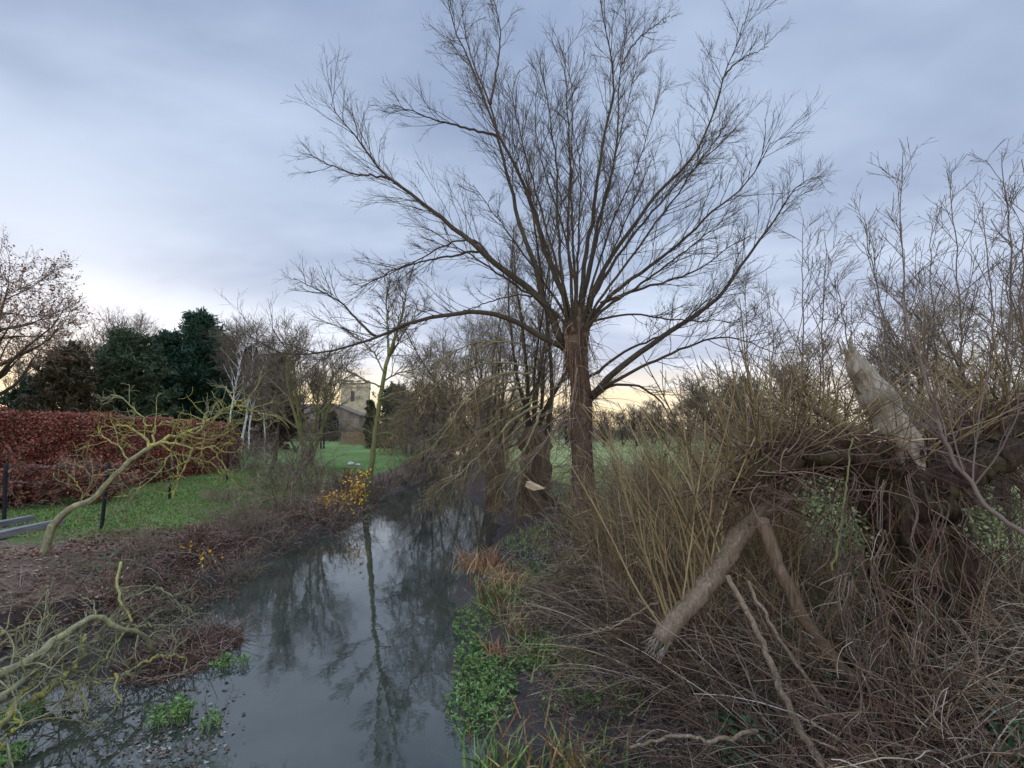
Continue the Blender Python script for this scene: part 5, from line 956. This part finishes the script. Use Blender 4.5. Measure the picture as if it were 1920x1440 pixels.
for px, py, lab in ((960, 1050, 'mossy grass tuft on the bank below the tall willow'), (1000, 1020, 'mossy grass tuft by the river turning under willow'), (1020, 1060, 'mossy grass tuft next to purple litter')):
    c = on_level(px, py, .5); c[2] = gz(*c[:2]); root = thing('grass_tuft', lab, 'grass', c, 'mossy tufts on the right bank'); m = 500; B = c + rng.normal(0, .4, (m, 3)) * [1, 1, 0]; B[:, 2] = ground_z(B[:, 0], B[:, 1]); MB().blades(B, rng.normal(0, .4, (m, 3)) + [0, 0, 1], .16 * rng.uniform(.5, 1.2, m), .007, .4, 3).build('foliage', 'grass_blade', root)

# leaf litter, ivy and grasses as stuff
def scatter_leaves(name, mat, N_, xr_, yr, size, dens, label, flat=.8, lift=.02):
    x = rng.uniform(*xr_, N_); y = rng.uniform(*yr, N_); a, b = edges(y); k = dens(x, y, a, b) > rng.random(N_); x, y = x[k], y[k]
    q = np.stack([x, y, ground_z(x, y) + lift * rng.random(len(x)) + .008], -1); tag(MB().leaves(q, size * rng.uniform(.5, 1.3, len(x)), None, flat, .6).build(name, mat), label, 'leaves', kind='stuff')
scatter_leaves('leaf_litter', 'mud_litter', 30000, (-.8, 7.5), (2.8, 12), .075, lambda x, y, a, b: ((x - b) > .75) * np.clip(.35 + .5 * bumps(x, y, .5, 2), .05, 1), 'purplish wet fallen leaves on the right bank')
scatter_leaves('bank_litter', 'litter', 150000, (-14, -4.5), (5, 24), .085, lambda x, y, a, b: ((a - x) > .3) * (1 - .94 * sm((a - x - 2.1 + .95 * sm((y - 9.5) / 3.5)) / .7) * (y > 9)) * ((a - x) < 4.6) * np.clip(.6 + .5 * bumps(x, y, .7, 2), .12, 1), 'brown fallen leaves along the left bank')
scatter_leaves('ground_ivy', 'ivy_leaf', 34000, (1.2, 7.5), (2.8, 6.5), .07, lambda x, y, a, b: ((x - b) > 2.0) * np.clip(1.1 * bumps(x, y, .6, 9) - .1, 0, 1), 'dark green ivy under the brambles', .35, .42)
scatter_leaves('bank_ivy', 'ivy_leaf', 16000, (-11, -4.8), (6, 18), .06, lambda x, y, a, b: ((a - x) > .0) * ((a - x) < 1.6) * np.clip(1.2 * bumps(x, y, .7, 12) - .8, 0, 1), 'dark green ivy at the left water edge', .35, .25)
scatter_leaves('lawn_leaves', 'litter', 3500, (-30, -7), (10, 50), .10, lambda x, y, a, b: ((a - x) > 2.0) * np.clip(.25 + .4 * bumps(x, y, 2.5, 3), .02, 1), 'scattered fallen leaves on the left lawn', .9, .05)
def grass(name, mat, N_, xr_, yr, L, w, dens, label):
    x = rng.uniform(*xr_, N_); y = rng.uniform(*yr, N_); a, b = edges(y); k = dens(x, y, a, b) > rng.random(N_); x, y = x[k], y[k]; n = len(x)
    tag(MB().blades(np.stack([x, y, ground_z(x, y) - .01], -1), rng.normal(0, .35, (n, 3)) + [0, 0, 1], L * rng.uniform(.5, 1.3, n), w, .35, 3).build(name, mat), label, 'grass', kind='stuff')
grass('lawn_grass', 'grass_blade', 110000, (-14, -7.3), (9.5, 26), .07, .009, lambda x, y, a, b: ((a - x) > 2.2 - .95 * sm((y - 9.5) / 3.5) + .25 * bumps(x, y, .8, 6)) * ((a - x) < 8.6) * (y > 9.6), 'short green lawn behind the fence')
grass('field_grass', 'field_grass', 60000, (1.2, 16), (7.5, 30), .10, .011, lambda x, y, a, b: ((x - b) > 2.0) * np.clip((y - 6.5) / 4, 0, 1), 'pale green pasture behind the willows')

# fence, timbers
fn = thing('wire_fence', 'thin wire fence on dark posts between bank and lawn', 'fence', (-8.5, 10, 1.1)); posts = []
for px, pyb, pyt in ((190, 985, 868), (425, 905, 845), (8, 985, 868), (318, 935, 858)):
    b_ = on_level(px, pyb, 1.12); b_[2] = gz(*b_[:2]); t_ = at(px + (14 if px == 190 else 3), pyt, b_[1]); posts.append((b_, t_)); w = .036
    P = np.linspace(b_ - [0, 0, .15], t_, 8); MB().tubes(P[None], np.full((1, 8), w), 8, True).build('post', 'dark_post', fn)
for h in (.35, .7, .97):
    for i, j in ((2, 0), (0, 3), (3, 1)):
        A = posts[i][0] + (posts[i][1] - posts[i][0]) * h; Bq = posts[j][0] + (posts[j][1] - posts[j][0]) * h; u = np.linspace(0, 1, 10)[:, None]; P = A + (Bq - A) * u - [0, 0, .05] * (4 * u * (1 - u)); MB().tubes(P[None], np.full((1, 10), .004), 4).build('wire', 'wire', fn)
for px0, py0, px1, py1, lab in ((-30, 1008, 112, 978, 'long grey timber beam nearest the lichen tree, lying on bare ground'), (-30, 990, 60, 972, 'second grey timber beam behind the longer one')):
    a_, b_ = on_level(px0, py0, 1.2), on_level(px1, py1, 1.2); d = b_ - a_; L = np.hypot(d[0], d[1]); c = (a_ + b_) / 2; o = MB().box((0, 0, 0), (L, .16, .12)); V = o.v[0]; V += rng.normal(0, .008, V.shape)
    ob = o.build('timber_beam', 'weathered_timber', smooth=False); ob.location = (c[0], c[1], gz(c[0], c[1]) + .07); ob.rotation_euler = (0, 0, math.atan2(d[1], d[0])); tag(ob, lab, 'timber', 'timber beams on the ground')
